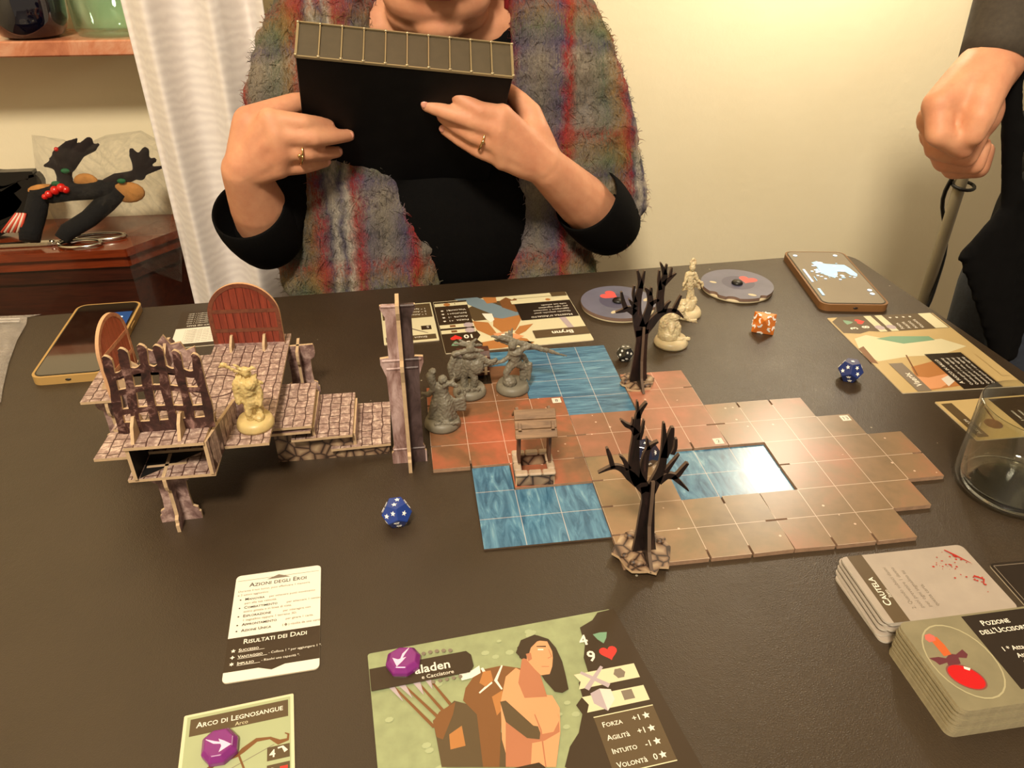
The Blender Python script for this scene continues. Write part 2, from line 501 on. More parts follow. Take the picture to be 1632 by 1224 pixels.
def jars():
    x, _ = V(57, 48, 16.2)
    t = thing('storage_jar', 'round dark-filled glass jar standing on left end of marble shelf', 'jar', (x - .2, 16.4, 7.68))
    p = [(.95, 0), (1.25, .12), (1.5, .7), (1.55, 1.4), (1.45, 2.1), (1.25, 2.6)]
    mb = MB(); mb.lathe(p, 36); mb.build('bowl', flat('dark_cobalt_filling', (10, 9, 22), .06, coat=1), t)
    mb = MB(); mb.lathe([(1.27, 2.6), (1.32, 2.62), (1.32, 3.3), (.9, 3.45), (0, 3.45)], 36); mb.build('lid', flat('cream_lid', (220, 200, 160), .4), t)
    x, _ = V(184, 48, 17.0)
    t = thing('glass_jar', 'clear greenish glass jar standing on marble shelf near the curtain', 'jar', (x, 17.1, 7.68))
    mb = MB(); mb.lathe([(0, .0), (1.5, 0), (1.62, .25), (1.72, 3.6), (1.3, 4.3), (1.3, 4.9), (1.18, 4.9), (1.18, 4.25), (1.6, 3.5), (1.5, .4), (1.3, .28), (0, .28)], 40); mb.build('vessel', M_GGLASS, t)
    mb = MB(); mb.lathe([(1.36, 4.7), (1.36, 5.2), (0, 5.25)], 32); mb.build('lid', flat('steel_lid', (170, 165, 155), .3, metal=1), t)
jars()

# ------------------------------------------------------------------ things on the sideboard
def film(name, alpha, tint=(225, 220, 210), rough=.12):
    if name in MC: return MC[name]
    k = NT(name); v = k.coord()
    tr = k.n('ShaderNodeBsdfTransparent'); mx = k.n('ShaderNodeMixShader')
    n = k.noise(v, 40, 6, .7, 1.5)
    lw = k.n('ShaderNodeLayerWeight'); lw.inputs[0].default_value = .35
    fac = k.math('ADD', k.math('MULTIPLY', lw.outputs['Facing'], alpha * 1.2), k.math('MULTIPLY', k.math('POWER', n, 3.0), alpha * 2.2))
    k.set(Base_Color=lin(tint), Roughness=rough); k.b.inputs['Specular IOR Level'].default_value = .9
    k.bump(k.noise(v, 60, 5, .7, 2.5), 1.0, .004)
    k.l(fac, mx.inputs[0]); k.l(tr.outputs[0], mx.inputs[1]); k.l(k.b.outputs[0], mx.inputs[2]); k.l(mx.outputs[0], k.out.inputs[0])
    MC[name] = k.m; return k.m
M_FILM = film('clear_plastic_film', .2, (96, 90, 82), .08)
M_FELT = flat('dark_brown_felt', (20, 7, 6), .95, .2, 90, sheen=.1)
M_BFUR = flat('black_plush', (7, 6, 7), .95, .4, 120, bump=.8, bscale=300)
M_TAN = flat('tan_plush', (176, 122, 62), .9, .15, 90, bump=.5, bscale=300)
M_RED = flat('shiny_red', (200, 24, 18), .2, coat=.6)
M_GREEN = flat('green_leaf_felt', (18, 92, 50), .7)
def antlers():
    y0 = 15.6
    ax, az = V(90, 330, y0)
    t = thing('antler_headband', 'black plush reindeer antler headband with red bow and green leaves on sideboard', 'headband', (ax, y0, SBZ))
    def q(px, py): a = V(px, py, y0); return (a[0] - ax, a[1] - SBZ)
    def strokes(name, lst, m):
        def grow(mb):
            for pts, wd in lst:
                P_ = [(q(*p)[0], 0, q(*p)[1]) for p in pts]
                limb(mb, P_, [v * .0145 for v in wd], n=10)
            mb.v = [Vector((v.x, v.y * .55, v.z)) for v in mb.v]
        return blob(name, grow, .05, m, t, smooth=2)
    # px coordinates in the photo
    strokes('antler', [([(102, 292), (103, 268), (98, 250), (110, 232), (122, 222)], [22, 24, 28, 16, 5]),
                       ([(104, 285), (94, 266), (84, 262), (72, 264)], [24, 18, 15, 6]),
                       ([(108, 262), (124, 244), (142, 224)], [26, 20, 12]), ([(124, 244), (148, 236), (156, 230)], [18, 12, 5]),
                       ([(100, 258), (94, 246), (80, 253)], [18, 14, 4])], M_FELT)
    strokes('antler', [([(172, 292), (185, 284), (205, 282), (225, 275), (262, 265)], [18, 16, 18, 14, 5]),
                       ([(222, 278), (222, 262), (214, 248), (210, 240)], [20, 22, 16, 9]), ([(224, 262), (230, 246), (232, 240)], [20, 16, 12]),
                       ([(226, 266), (238, 258), (246, 255)], [18, 13, 8])], M_FELT)
    for s1, c in (((72, 303), 0), ((138, 290), 1), ((205, 306), 2)):
        mb = MB(); a = q(*s1); mb.ell((a[0], -.05, a[1]), ((.75, .55, .75)[c], .2, (.3, .42, .5)[c])); mb.build('ear', M_TAN, t)
    mb = MB()
    P = lambda *pp: [(q(*p)[0], d, q(*p)[1]) for p, d in pp]
    r = 14 * .031
    mb.tube(P(((52, 310), 0), ((80, 309), 0), ((110, 305), 0), ((150, 302), 0), ((186, 303), 0)), [r * .7, r, r, r * 1.05, r], 14)
    mb.tube(P(((62, 310), .05), ((60, 335), -.2), ((55, 360), -.5), ((58, 374), -.8)), [r, r * 1.1, r * 1.15, r], 14)
    mb.tube(P(((190, 302), 0), ((170, 322), -.1), ((145, 345), -.3), ((115, 362), -.6), ((108, 372), -.8)), [r, r * 1.05, r * .95, r * .9, r * .8], 14)
    mb.build('plush_band', M_BFUR, t)
    for px, py, rr in ((84, 304, 5), (94, 298, 6), (104, 294, 6), (111, 297, 5), (78, 308, 4), (91, 237, 3)):
        a = q(px, py); mb = MB(); mb.ell((a[0], -.5 if py > 260 else -.1, a[1]), (rr * .034,) * 3); mb.build('red_berry', M_RED, t)
    for px, py in ((107, 270), (92, 290), (196, 286)):
        mb = MB(); a = q(px, py); mb.ell((a[0], -.25, a[1]), (.2, .1, .12)); mb.build('leaf', M_GREEN, t)
antlers()
def crumple(name, verts2d, y0, lab, root, depth=1.4, amp=.35, mat=None):
    """crumpled clear plastic bag: pillow shell grown from an outline given in (x,z)"""
    t = thing(name, lab, 'plastic bag', root)
    n = 26; cx = sum(p[0] for p in verts2d) / len(verts2d); cz = sum(p[1] for p in verts2d) / len(verts2d)
    per = []
    m = len(verts2d)
    for i in range(m):
        a = Vector(verts2d[i]); b = Vector(verts2d[(i + 1) % m])
        for k in range(5): per.append(a.lerp(b, k / 5))
    vs = []; fs = []; N = len(per); rings = 9
    for side in (-1, 1):
        base = len(vs)
        for j in range(rings + 1):
            u = j / rings
            for p in per:
                x = cx + (p.x - cx) * u; z = cz + (p.y - cz) * u
                d = depth * math.sqrt(max(0, 1 - u ** 2.2)) * side
                nse = amp * (math.sin(x * 5.1 + z * 3.3 + side) * math.cos(z * 4.7 - x * 2.2) + .5 * math.sin(x * 11 + z * 9 + 2 * side)) * (1 if u < 1 else 0)
                vs.append((x - root[0], d * .6 + nse * .6, z - root[2]))
        for j in range(rings):
            for i in range(N):
                a = base + j * N + i; b = base + j * N + (i + 1) % N
                fs.append((a, b, b + N, a + N))
    mb = MB(); mb.add(vs, fs, sm=False)
    mb.build('film', mat or M_FILM, t)
    return t
y0 = 15.9
crumple('plastic_bag', [V(*p, y0) for p in ((50, 215), (95, 222), (130, 232), (170, 215), (225, 208), (255, 225), (262, 270), (275, 320), (270, 372), (200, 377), (100, 376), (60, 300))], y0,
        'crumpled clear plastic bag around the reindeer antler headband', (V(160, 375, y0)[0], y0, SBZ), 1.5, .22)
y1 = 14.6
crumple('plastic_bag', [V(*p, y1) for p in ((205, 372), (250, 352), (280, 350), (290, 400), (290, 450), (262, 440), (225, 425))], y1,
        'clear plastic bag hanging over the right corner of sideboard', (V(250, 400, y1)[0], y1, SBZ), .8, .2)
def black_mask():
    y0 = 16.6; ax, _ = V(14, 360, y0)
    t = thing('party_mask', 'black plastic carnival mask leaning at left end of sideboard', 'mask', (ax, y0, SBZ))
    def q(px, py): a = V(px, py, y0); return (a[0] - ax, a[1] - SBZ)
    mb = MB()
    for pts, wd in (([(-30, 282), (0, 285), (28, 279), (56, 275)], [20, 26, 14, 8]), ([(54, 276), (58, 290), (40, 305), (10, 330), (-20, 350)], [10, 22, 34, 44, 50]),
                    ([(-20, 296), (10, 302), (34, 292)], [14, 16, 10]), ([(-25, 330), (8, 322), (30, 310)], [50, 40, 20])):
        mb.stroke([q(*p) for p in pts], [v * .031 for v in wd], y0, .5, px=False)
    mb.build('mask_shell', flat('black_gloss_plastic', (14, 13, 15), .25), t, bevel=.08)
    mb = MB(); mb.stroke([q(-25, 372), q(0, 366), q(26, 352)], [.25, .4, .35], y0, 1.0, px=False); mb.build('chin_strap', flat('black_gloss_plastic', (14, 13, 15), .25), t)
    t = thing('striped_straws', 'small bunch of red and white striped strips beside black mask', 'straws', (V(25, 365, 15)[0], 14.85, SBZ))
    for i in range(7):
        a = V(4 + i * 5, 369, 14.85); b = V(26 + i * 2.4, 340, 14.85)
        mb = MB(); mb.tube([(a[0] - V(25, 365, 15)[0], -.1, max(.04, a[1] - SBZ)), (b[0] - V(25, 365, 15)[0], .0, b[1] - SBZ)], .06, 6)
        mb.build('strip', flat('red_strip', (200, 70, 50), .5) if i % 2 == 0 else flat('white_strip', (225, 205, 185), .5), t)
black_mask()
def scissors():
    a = U(-20, 388, SBZ + .1); b = U(85, 388, SBZ + .1)
    cx, cy = U(85, 390, SBZ)
    t = thing('scissors', 'silver metal scissors lying on front edge of sideboard', 'scissors', (cx, cy, SBZ), .03)
    st = flat('polished_steel', (205, 200, 190), .18, metal=1)
    for s in (-1, 1):
        mb = MB(); mb.prism([(-5.2, .0), (-4.6, .12 * s), (-.2, .2 * s), (.5, .12 * s), (.5, -.06 * s), (-.2, -.08 * s)], .04 + .07 * (s > 0), .10 + .07 * (s > 0)); mb.build('blade', st, t)
        mb = MB(); c = (2.0 if s > 0 else 1.35, .42 * s)
        ring = [(c[0] + 1.15 * math.cos(a) * (1 if s > 0 else .8), c[1] + .42 * math.sin(a), .12) for a in [i * 2 * math.pi / 24 for i in range(25)]]
        mb.tube(ring, .085, 8); mb.tube([(.3, 0, .1), (c[0] - 1.0, c[1] - .1 * s, .12)], .1, 8); mb.build('handle_ring', st, t)
    mb = MB(); mb.lathe([(.12, .0), (.12, .24), (0, .26)], 12); mb.build('pivot', st, t)
scissors()

# ------------------------------------------------------------------ floor lamp behind the table
def floor_lamp():
    t = thing('floor_lamp', 'grey metal pole lamp standing behind right table corner, black cable wound round', 'lamp', (22.4, 14, FL))
    m = flat('grey_lamp_metal', (158, 148, 124), .5)
    bk = flat('black_cable', (16, 14, 13), .5)
    mb = MB(); mb.lathe([(4.2, 0), (4.2, .5), (3.9, .8), (.6, 1.1), (0, 1.1)], 40); mb.build('base', m, t)
    H = 21 - FL
    mb = MB(); mb.tube([(0, 0, 1), (0, 0, H)], .3, 16); mb.build('pole', m, t)
    arm = [(0, 0, H - .3), (-1, 0, H + 1.2), (-3.5, -.4, H + 1.6), (-6.4, -.7, H - .2)]
    mb = MB(); mb.tube(arm, .3, 12); mb.build('arm', m, t)
    Mx = Matrix.Translation((-7.4, -.8, H - 3.2))
    mb = MB(); mb.lathe([(.5, 2.9), (1.1, 2.7), (2.4, .9), (2.35, .85), (1.0, 2.6), (.5, 2.8)], 32, Mx, cap=False); mb.build('lamp_shade', m, t)
    mb = MB(); mb.ell((-7.4, -.8, H - 1.6), (.7, .7, .8)); mb.build('bulb', flat('frosted_bulb', (255, 214, 150), .5, emit=6), t)
    pts = []
    z = 4
    while z < H - 2:
        a = z * .62; r = .52 + .18 * math.sin(z * .9); pts.append((r * math.cos(a), r * math.sin(a), z)); z += .5
    mb = MB(); mb.tube(pts, .11, 8); mb.build('cable', bk, t)
    for zz in (0.2 - FL, 9 - FL, -8 - FL):
        mb = MB(); mb.tube([(.55 * math.cos(a) + .2, .5 * math.sin(a), zz + .1 * math.sin(a)) for a in [i * 2 * math.pi / 18 for i in range(19)]], .09, 8); mb.build('cable_tie', bk, t)
floor_lamp()

# ================================================================== BOARD TILES
M_EDGE = flat('grey_board_edge', (150, 120, 96), .8, .15, 200)
M_EDGED = flat('dark_board_edge', (84, 66, 50), .8, .15, 200)
def ground_mat(name, stops, water=False, rough=.3, lines=True, offs=(0, 0, 0)):
    k = NT(name)
    tc = k.n('ShaderNodeTexCoord'); mp = k.n('ShaderNodeMapping'); k.l(tc.outputs['Object'], mp.inputs[0]); mp.inputs['Scale'].default_value = (1 / S,) * 3
    v = mp.outputs[0]
    mo = k.n('ShaderNodeMapping'); k.l(v, mo.inputs[0]); mo.inputs['Location'].default_value = offs; vn = mo.outputs[0]
    if water:
        m2 = k.n('ShaderNodeMapping'); k.l(vn, m2.inputs[0]); m2.inputs['Scale'].default_value = water
        n = k.noise(m2.outputs[0], 1.6, 6, .62, 1.6); big = k.noise(vn, .35, 3)
        f = k.math('ADD', k.math('MULTIPLY', n, .75), k.math('MULTIPLY', big, .3))
        col = k.ramp(f, stops)
    else:
        big = k.noise(vn, .33, 4, .6, .4); sm = k.noise(vn, 3.2, 5, .6)
        col = k.ramp(k.math('ADD', k.math('MULTIPLY', big, .82), k.math('MULTIPLY', sm, .18)), stops)
        vo = k.n('ShaderNodeTexVoronoi'); k.l(vn, vo.inputs['Vector']); vo.inputs['Scale'].default_value = 2.6; vo.inputs['Randomness'].default_value = 1
        dn = k.math('MULTIPLY', k.math('LESS_THAN', vo.outputs['Distance'], .085), k.math('GREATER_THAN', k.noise(vn, .9, 2), .52))
        col = k.mix(k.math('MULTIPLY', dn, .55), col, lin((236, 206, 186)))
    if lines:
        sep = k.n('ShaderNodeSeparateXYZ'); k.l(v, sep.inputs[0])
        def ln(c):
            a = k.math('ABSOLUTE', k.math('SUBTRACT', k.math('FRACT', k.math('ADD', c, .5)), .5)); return k.math('LESS_THAN', a, .009)
        g = k.math('MAXIMUM', ln(sep.outputs[0]), ln(sep.outputs[1]))
        col = k.mix(k.math('MULTIPLY', g, .42), col, lin((236, 214, 196)))
    k.set(Base_Color=col, Roughness=rough); k.bump(k.noise(v, 40, 3), .05, .0004)
    return k.m
BL = [(0.28, lin((30, 60, 84))), (0.44, lin((52, 94, 124))), (0.6, lin((84, 130, 158))), (0.75, lin((140, 178, 192)))]
M_WAT1 = ground_mat('printed_water_waves', BL, (0.35, 2.6, 1))
M_WAT2 = ground_mat('printed_water_ripples', BL, (2.4, .5, 1))
M_WAT3 = ground_mat('printed_pool_water', BL, (2.2, .6, 1), rough=.22)
M_RED_T = ground_mat('printed_red_earth', [(0.3, lin((92, 66, 48))), (0.44, lin((124, 86, 60))), (0.54, lin((160, 90, 64))), (0.7, lin((190, 104, 78)))])
M_PINK_T = ground_mat('printed_pink_earth', [(0.3, lin((116, 84, 60))), (0.5, lin((140, 96, 74))), (0.68, lin((172, 108, 86)))], offs=(4, 2, 0))
M_TAN_T = ground_mat('printed_tan_earth', [(0.3, lin((100, 82, 58))), (0.5, lin((124, 104, 76))), (0.68, lin((150, 116, 86)))], offs=(9, 5, 0))
M_ROSE_T = ground_mat('printed_rose_earth', [(0.3, lin((104, 88, 64))), (0.48, lin((128, 104, 78))), (0.66, lin((156, 106, 82)))], offs=(3, 11, 0))

def outline(cells):
    """outer boundary of a set of unit cells (col,row), row down; list of grid corners"""
    E = {}
    for c, r in cells:
        for a, b, nb in (((c, r), (c + 1, r), (c, r - 1)), ((c + 1, r), (c + 1, r + 1), (c + 1, r)), ((c + 1, r + 1), (c, r + 1), (c, r + 1)), ((c, r + 1), (c, r), (c - 1, r))):
            if nb not in cells: E.setdefault(a, []).append(b)
    start = min(E); path = [start]; cur = E[start].pop(0)
    while cur != start:
        path.append(cur)
        nx = E[cur]
        if len(nx) > 1:
            d = (cur[0] - path[-2][0], cur[1] - path[-2][1]); nx.sort(key=lambda q: -(d[0] * (q[1] - cur[1]) - d[1] * (q[0] - cur[0])))
        cur = nx.pop(0)
    return path
def tile(name, cells, mat, label, z0, z1, notches=(), edge=None, origin=None):
    path = outline(set(cells)); pts = []
    n = len(path)
    for i, p in enumerate(path):
        a = path[i - 1]; b = path[(i + 1) % n]
        d1 = (p[0] - a[0], p[1] - a[1]); d2 = (b[0] - p[0], b[1] - p[1])
        if d1 == d2:
            if p in notches:
                inn = (-d1[1], d1[0]); h = .028; q = .27
                for s_, e_ in ((-h, 0), (-h, q), (h, q), (h, 0)):
                    pts.append((p[0] + d1[0] * s_ + inn[0] * e_, -(p[1] + d1[1] * s_ + inn[1] * e_)))
            continue
        # tiny gap between neighbouring tiles
        inn1 = (-d1[1], d1[0]); inn2 = (-d2[1], d2[0]); g = .012
        pts.append((p[0] + (inn1[0] + inn2[0]) * g, -(p[1] + (inn1[1] + inn2[1]) * g)))
    mb = MB(); mb.prism(pts, z0, z1, mi=0, side=1)
    o = mb.build(name, [mat, edge or M_EDGE], None)
    at(o, 0, 0, 0)
    tag(o, label, 'map tile', 'map tiles of the board')
    return o
def rng(x0, x1, r0, r1): return [(c, r) for c in range(x0, x1) for r in range(r0, r1)]
ZL = .115
tile('water_tile', rng(-5, 0, 0, 1) + rng(-3, 0, 1, 3) + rng(-2, 0, 3, 4), M_WAT1, 'blue water map tile in front of the far hero sheet, beside rear tree', 0.01, .06, edge=M_EDGED)
tile('water_tile', rng(-5, -4, 6, 7) + rng(-5, -2, 7, 9), M_WAT2, 'blue water map tile left of the front tree, nearest to viewer', 0.01, .06, edge=M_EDGED)
tile('water_tile', rng(0, 3, 6, 8), M_WAT3, 'bright blue pool map tile sunk inside the brown tiles right of front tree', 0.01, .045, edge=M_EDGED)
N = {(-6, 3), (-6, 5), (-4, 6), (-5, 6), (-2, 5), (-2, 6)}
t2 = tile('ground_tile', rng(-4, -3, 1, 2) + rng(-6, -3, 2, 3) + rng(-6, -2, 3, 6) + rng(-4, -2, 6, 7), M_RED_T, 'reddish earth map tile under the well and two grey figures', .0, ZL, N)
t5 = tile('ground_tile', rng(-2, 2, 4, 6) + rng(0, 2, 2, 4), M_PINK_T, 'pinkish brown map tile under the rear bare tree', .0, ZL, {(2, 3), (2, 5), (1, 6), (-2, 5), (0, 6), (0, 3)})
t6 = tile('ground_tile', rng(-2, 2, 8, 10) + rng(-2, 0, 6, 8), M_TAN_T, 'tan brown map tile under the front bare tree', .0, ZL, {(-2, 7), (-2, 8), (-2, 9), (-1, 10), (0, 10), (1, 10), (2, 9), (1, 8)})
t7 = tile('ground_tile', rng(2, 5, 4, 5) + rng(2, 6, 5, 6) + rng(3, 7, 6, 8) + rng(2, 6, 8, 9) + rng(2, 5, 9, 10), M_ROSE_T, 'large stepped rose brown map tile right of the pool', .0, ZL, {(3, 4), (4, 4), (2, 5), (3, 7), (2, 9), (3, 10), (4, 10), (7, 7)})
M_WHITE = flat('white_print', (212, 205, 192), .5)
M_INK = flat('black_print', (26, 20, 16), .45)
def tile_label(x, y, txt, rz, parent):
    p = Print((0, 0), 0, ZL); p.rect(x - .13, y - .13, x + .13, y + .13, M_WHITE)
    p.text(txt, x, y - .07, .2, M_INK, align='CENTER'); p.build(parent, 'tile_number')
tile_label(-2.22, -3.2, '8', 0, t2); tile_label(1.78, -5.78, '2', 0, t5); tile_label(5.78, -5.2, '13', 0, t7)

# ================================================================== STONE TERRAIN
def stone_mat(name, sc=(1 / S,) * 3, rot=(0, 0, 0), tint=1.0, kind='brick'):
    k = NT(name); v = k.coord(sc, rot)
    if kind == 'brick':
        wn = k.n('ShaderNodeTexNoise', i_Vector=v); wn.inputs['Scale'].default_value = 2.2
        ve = k.n('ShaderNodeVectorMath', operation='MULTIPLY_ADD'); k.l(wn.outputs['Color'], ve.inputs[0]); ve.inputs[1].default_value = (.12, .12, .12); k.l(v, ve.inputs[2])
        b = k.n('ShaderNodeTexBrick'); k.l(ve.outputs[0], b.inputs['Vector']); b.offset = .43; b.squash = .72; b.squash_frequency = 3
        b.inputs['Scale'].default_value = 1.0; b.inputs['Brick Width'].default_value = .42; b.inputs['Row Height'].default_value = .27
        b.inputs['Mortar Size'].default_value = .018; b.inputs['Mortar Smooth'].default_value = .5
        b.inputs['Color1'].default_value = (1, 1, 1, 1); b.inputs['Color2'].default_value = (.55, .55, .55, 1); b.inputs['Mortar'].default_value = (0, 0, 0, 1)
        n = k.noise(v, 7, 5, .65)
        base = k.ramp(n, [(.3, lin((124, 98, 90))), (.5, lin((160, 134, 124))), (.68, lin((214, 190, 174)))])
        col = k.mix(.35, base, b.outputs['Color'], 'MULTIPLY')
        col = k.mix(b.outputs['Fac'], col, lin((66, 40, 34)))
        k.bump(b.outputs['Fac'], -.2, .0006)
    elif kind == 'cobble':
        vo = k.n('ShaderNodeTexVoronoi', feature='DISTANCE_TO_EDGE'); k.l(v, vo.inputs['Vector']); vo.inputs['Scale'].default_value = 3.2
        col = k.ramp(vo.outputs['Distance'], [(0.02, lin((52, 36, 28))), (.1, lin((120, 94, 74))), (.4, lin((172, 148, 118)))])
    else:
        n = k.noise(v, 3.2, 6, .65, .5)
        col = k.ramp(n, [(.3, lin((84, 56, 52))), (.48, lin((136, 108, 102))), (.64, lin((190, 162, 152)))])
    k.set(Base_Color=col, Roughness=.5); return k.m
M_STONE = stone_mat('printed_stone_flags')
M_STONE2 = stone_mat('printed_stone_flags_turned', rot=(0, 0, math.pi / 2))
M_COB = stone_mat('printed_cobbles', kind='cobble')
M_ROCK = stone_mat('printed_grey_stone', kind='rock')
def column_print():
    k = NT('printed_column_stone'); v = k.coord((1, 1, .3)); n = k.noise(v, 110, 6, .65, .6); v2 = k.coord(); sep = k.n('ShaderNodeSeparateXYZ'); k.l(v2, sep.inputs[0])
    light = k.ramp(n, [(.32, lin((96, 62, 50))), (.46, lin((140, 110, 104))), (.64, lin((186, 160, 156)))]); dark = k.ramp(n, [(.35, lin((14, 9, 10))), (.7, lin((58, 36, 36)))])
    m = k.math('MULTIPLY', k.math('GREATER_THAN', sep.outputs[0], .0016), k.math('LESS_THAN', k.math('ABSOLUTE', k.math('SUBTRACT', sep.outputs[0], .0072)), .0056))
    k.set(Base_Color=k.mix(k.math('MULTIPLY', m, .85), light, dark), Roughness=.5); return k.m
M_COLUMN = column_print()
M_KRAFT = flat('raw_card_edge', (186, 158, 124), .8, .1, 200)
M_DARKP_SHADE = flat('dark_print_and_shade', (9, 6, 6), .6, .2, 60)  # black board print, also the painted shade on the plinth floor
ZP = 1.72
terr = thing('stone_platform', 'raised cardboard dungeon platform with stone paving and three descending steps', 'terrain', (-11, -4, 0))
ox, oy = -11, -4
def slab(name, poly, z, th=.075, mat=M_STONE2, par=terr, edge=M_KRAFT):
    mb = MB(); mb.prism([(a - ox, b - oy) for a, b in poly], z - th, z, mi=0, side=1); return mb.build(name, [mat, edge], par)
slab('floor_panel', [(-13.0, -6.5), (-11.0, -6.5), (-11.02, -6.52), (-9.8, -6.5), (-9.85, -1.0), (-11.95, -.95), (-11.95, -2.0), (-13.0, -2.0)], ZP)
slab('floor_panel', [(-13.75, -6.5), (-12.75, -6.5), (-12.75, -7.4), (-10.87, -7.4), (-10.87, -6.4), (-10.9, -4.0), (-13.6, -4.0), (-13.65, -4.8)], ZP - .09)
slab('floor_panel', [(-14.8, -4.06), (-13.9, -4.06), (-13.9, -2.0), (-14.8, -2.0)], ZP - .02)
slab('step', [(-10.05, -5.32), (-8.97, -5.3), (-9.0, -3.2), (-10.0, -3.18)], 1.30)
slab('step', [(-10.05, -5.32), (-9.02, -5.3), (-9.02, -3.3), (-10.0, -3.3)], 1.14, mat=M_ROCK)
slab('step', [(-9.55, -5.22), (-8.0, -5.18), (-8.0, -3.12), (-9.5, -3.12)], .84)
slab('step', [(-8.6, -5.12), (-7.05, -5.06), (-7.06, -3.02), (-8.6, -3.0)], .38)
def upright(name, p0, p1, z0, z1, mat, th=.08, par=terr, zz1=None, rroot=(ox, oy), edge=M_KRAFT):
    """standing cardboard panel from p0 to p1"""
    a = Vector(p0); b = Vector(p1); d = (b - a); n_ = d.length; d.normalize(); nn = Vector((-d.y, d.x)) * th / 2
    zz1 = z1 if zz1 is None else zz1
    q = [(a - nn), (b - nn), (b + nn), (a + nn)]
    zs = [(z0, z1), (z0, zz1), (z0, zz1), (z0, z1)]
    vs = [(p.x - rroot[0], p.y - rroot[1], zs[i][0]) for i, p in enumerate(q)] + [(p.x - rroot[0], p.y - rroot[1], zs[i][1]) for i, p in enumerate(q)]
    mb = MB(); mb.add(vs, [(0, 1, 5, 4), (2, 3, 7, 6)], mi=0); mb.add(vs, [(3, 2, 1, 0), (4, 5, 6, 7), (1, 2, 6, 5), (3, 0, 4, 7)], mi=1)
    return mb.build(name, [mat, edge], par)
# stair side walls
for yy in (-4.95, -3.2):
    for xa, xb, zt_ in ((-7.1, -8.0, .3), (-8.0, -9.0, .76), (-9.0, -10.0, 1.06)): upright('stair_side', (xa, yy), (xb, yy), 0, zt_, M_COB)
upright('stair_riser', (-7.98, -5.0), (-7.98, -3.3), .3, .76, M_ROCK)
upright('stair_riser', (-8.98, -5.1), (-8.98, -3.35), .7, 1.1, M_ROCK)
# raised plinth that carries the portcullis
ZR = 2.55
slab('plinth_top', [(-12.6, -7.48), (-10.93, -7.48), (-10.9, -6.2), (-13.0, -6.2), (-13.02, -6.7), (-12.62, -6.8)], ZR)
upright('plinth_side', (-12.56, -7.44), (-12.56, -6.3), ZP - .08, ZR - .07, M_DARKP_SHADE)
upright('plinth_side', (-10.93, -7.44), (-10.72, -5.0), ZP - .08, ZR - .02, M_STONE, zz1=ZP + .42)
upright('plinth_back', (-12.6, -6.25), (-10.93, -6.25), ZP - .08, ZR - .07, M_DARKP_SHADE)
mb = MB(); mb.tube([(-10.72 - ox, -5.25 - oy, ZP - .05), (-10.68 - ox, -5.05 - oy, ZP + .42)], [.16, .13], 12); mb.build('kerb_stone', M_ROCK, terr)
# crossed-card pillars
def pillar_poly(h, w=.46, foot=.46, neck=.3, cap=True):
    l = [(-foot, 0), (-foot, .2), (-foot + .04, .24), (-foot + .04, .34), (-neck - .02, .4), (-neck, h * .45), (-neck - .01, h - .5), (-w + .04, h - .42), (-w, h - .3), (-w, h - .12), (-w + .03, h)]
    return l + [(-x, z) for x, z in reversed(l)]
def cross_pillar(cx, cy, h, par, rx, name='pillar_board', mat=M_ROCK, rz=0, **kw):
    P = pillar_poly(h, **kw); R = Matrix.Rotation(rz, 4, 'Z')
    for M in (UP, UPX):
        mb = MB(); mb.prism(P, -.04, .04, Matrix.Translation((cx - rx[0], cy - rx[1], 0)) @ R @ M, 0, 1); mb.build(name, [mat, M_KRAFT], par)
cross_pillar(-12.02, -6.95, ZP - .08, terr, (ox, oy), rz=.05)
cross_pillar(-9.62, -1.6, ZP - .08, terr, (ox, oy), rz=.05)
cross_pillar(-14.2, -3.6, ZP - .1, terr, (ox, oy))
slab('recess_shade_sheet', [(-12.5, -7.38), (-12.5, -6.3), (-11.0, -6.3)], ZP - .085, .004, M_DARKP_SHADE)  # thin dark sheet added to paint the shade under the plinth top
# broken stone piece at the back left
mb = MB(); mb.prism([(-.75, 0), (-.75, .32), (-.6, .5), (-.38, .38), (-.2, .62), (0, .85), (.14, .55), (.4, .6), (.5, .34), (.75, .44), (.72, 0)], -.04, .04, Matrix.Translation((-13.0 - ox, -2.25 - oy, ZP)) @ UP, 0, 1)
mb.build('broken_wall_board', [M_ROCK, M_KRAFT], terr)
mb = MB(); mb.prism([(-.5, 0), (-.5, .4), (-.2, .6), (.25, .55), (.5, .3), (.5, 0)], -.04, .04, Matrix.Translation((-13.0 - ox, -2.1 - oy, ZP)) @ UPX, 0, 1)
mb.build('broken_wall_board', [M_ROCK, M_KRAFT], terr)
# medallion set in the paving
mb = MB()
ring = [(.62 * math.cos(a), .55 * math.sin(a), 0) for a in [i * 2 * math.pi / 40 for i in range(41)]]
mb.tube([Vector(p) + Vector((-11.5 - ox, -3.75 - oy, ZP + .004)) for p in ring], .022, 4)
mb.build('medallion_ring', flat('grout_print', (80, 52, 46), .7), terr)

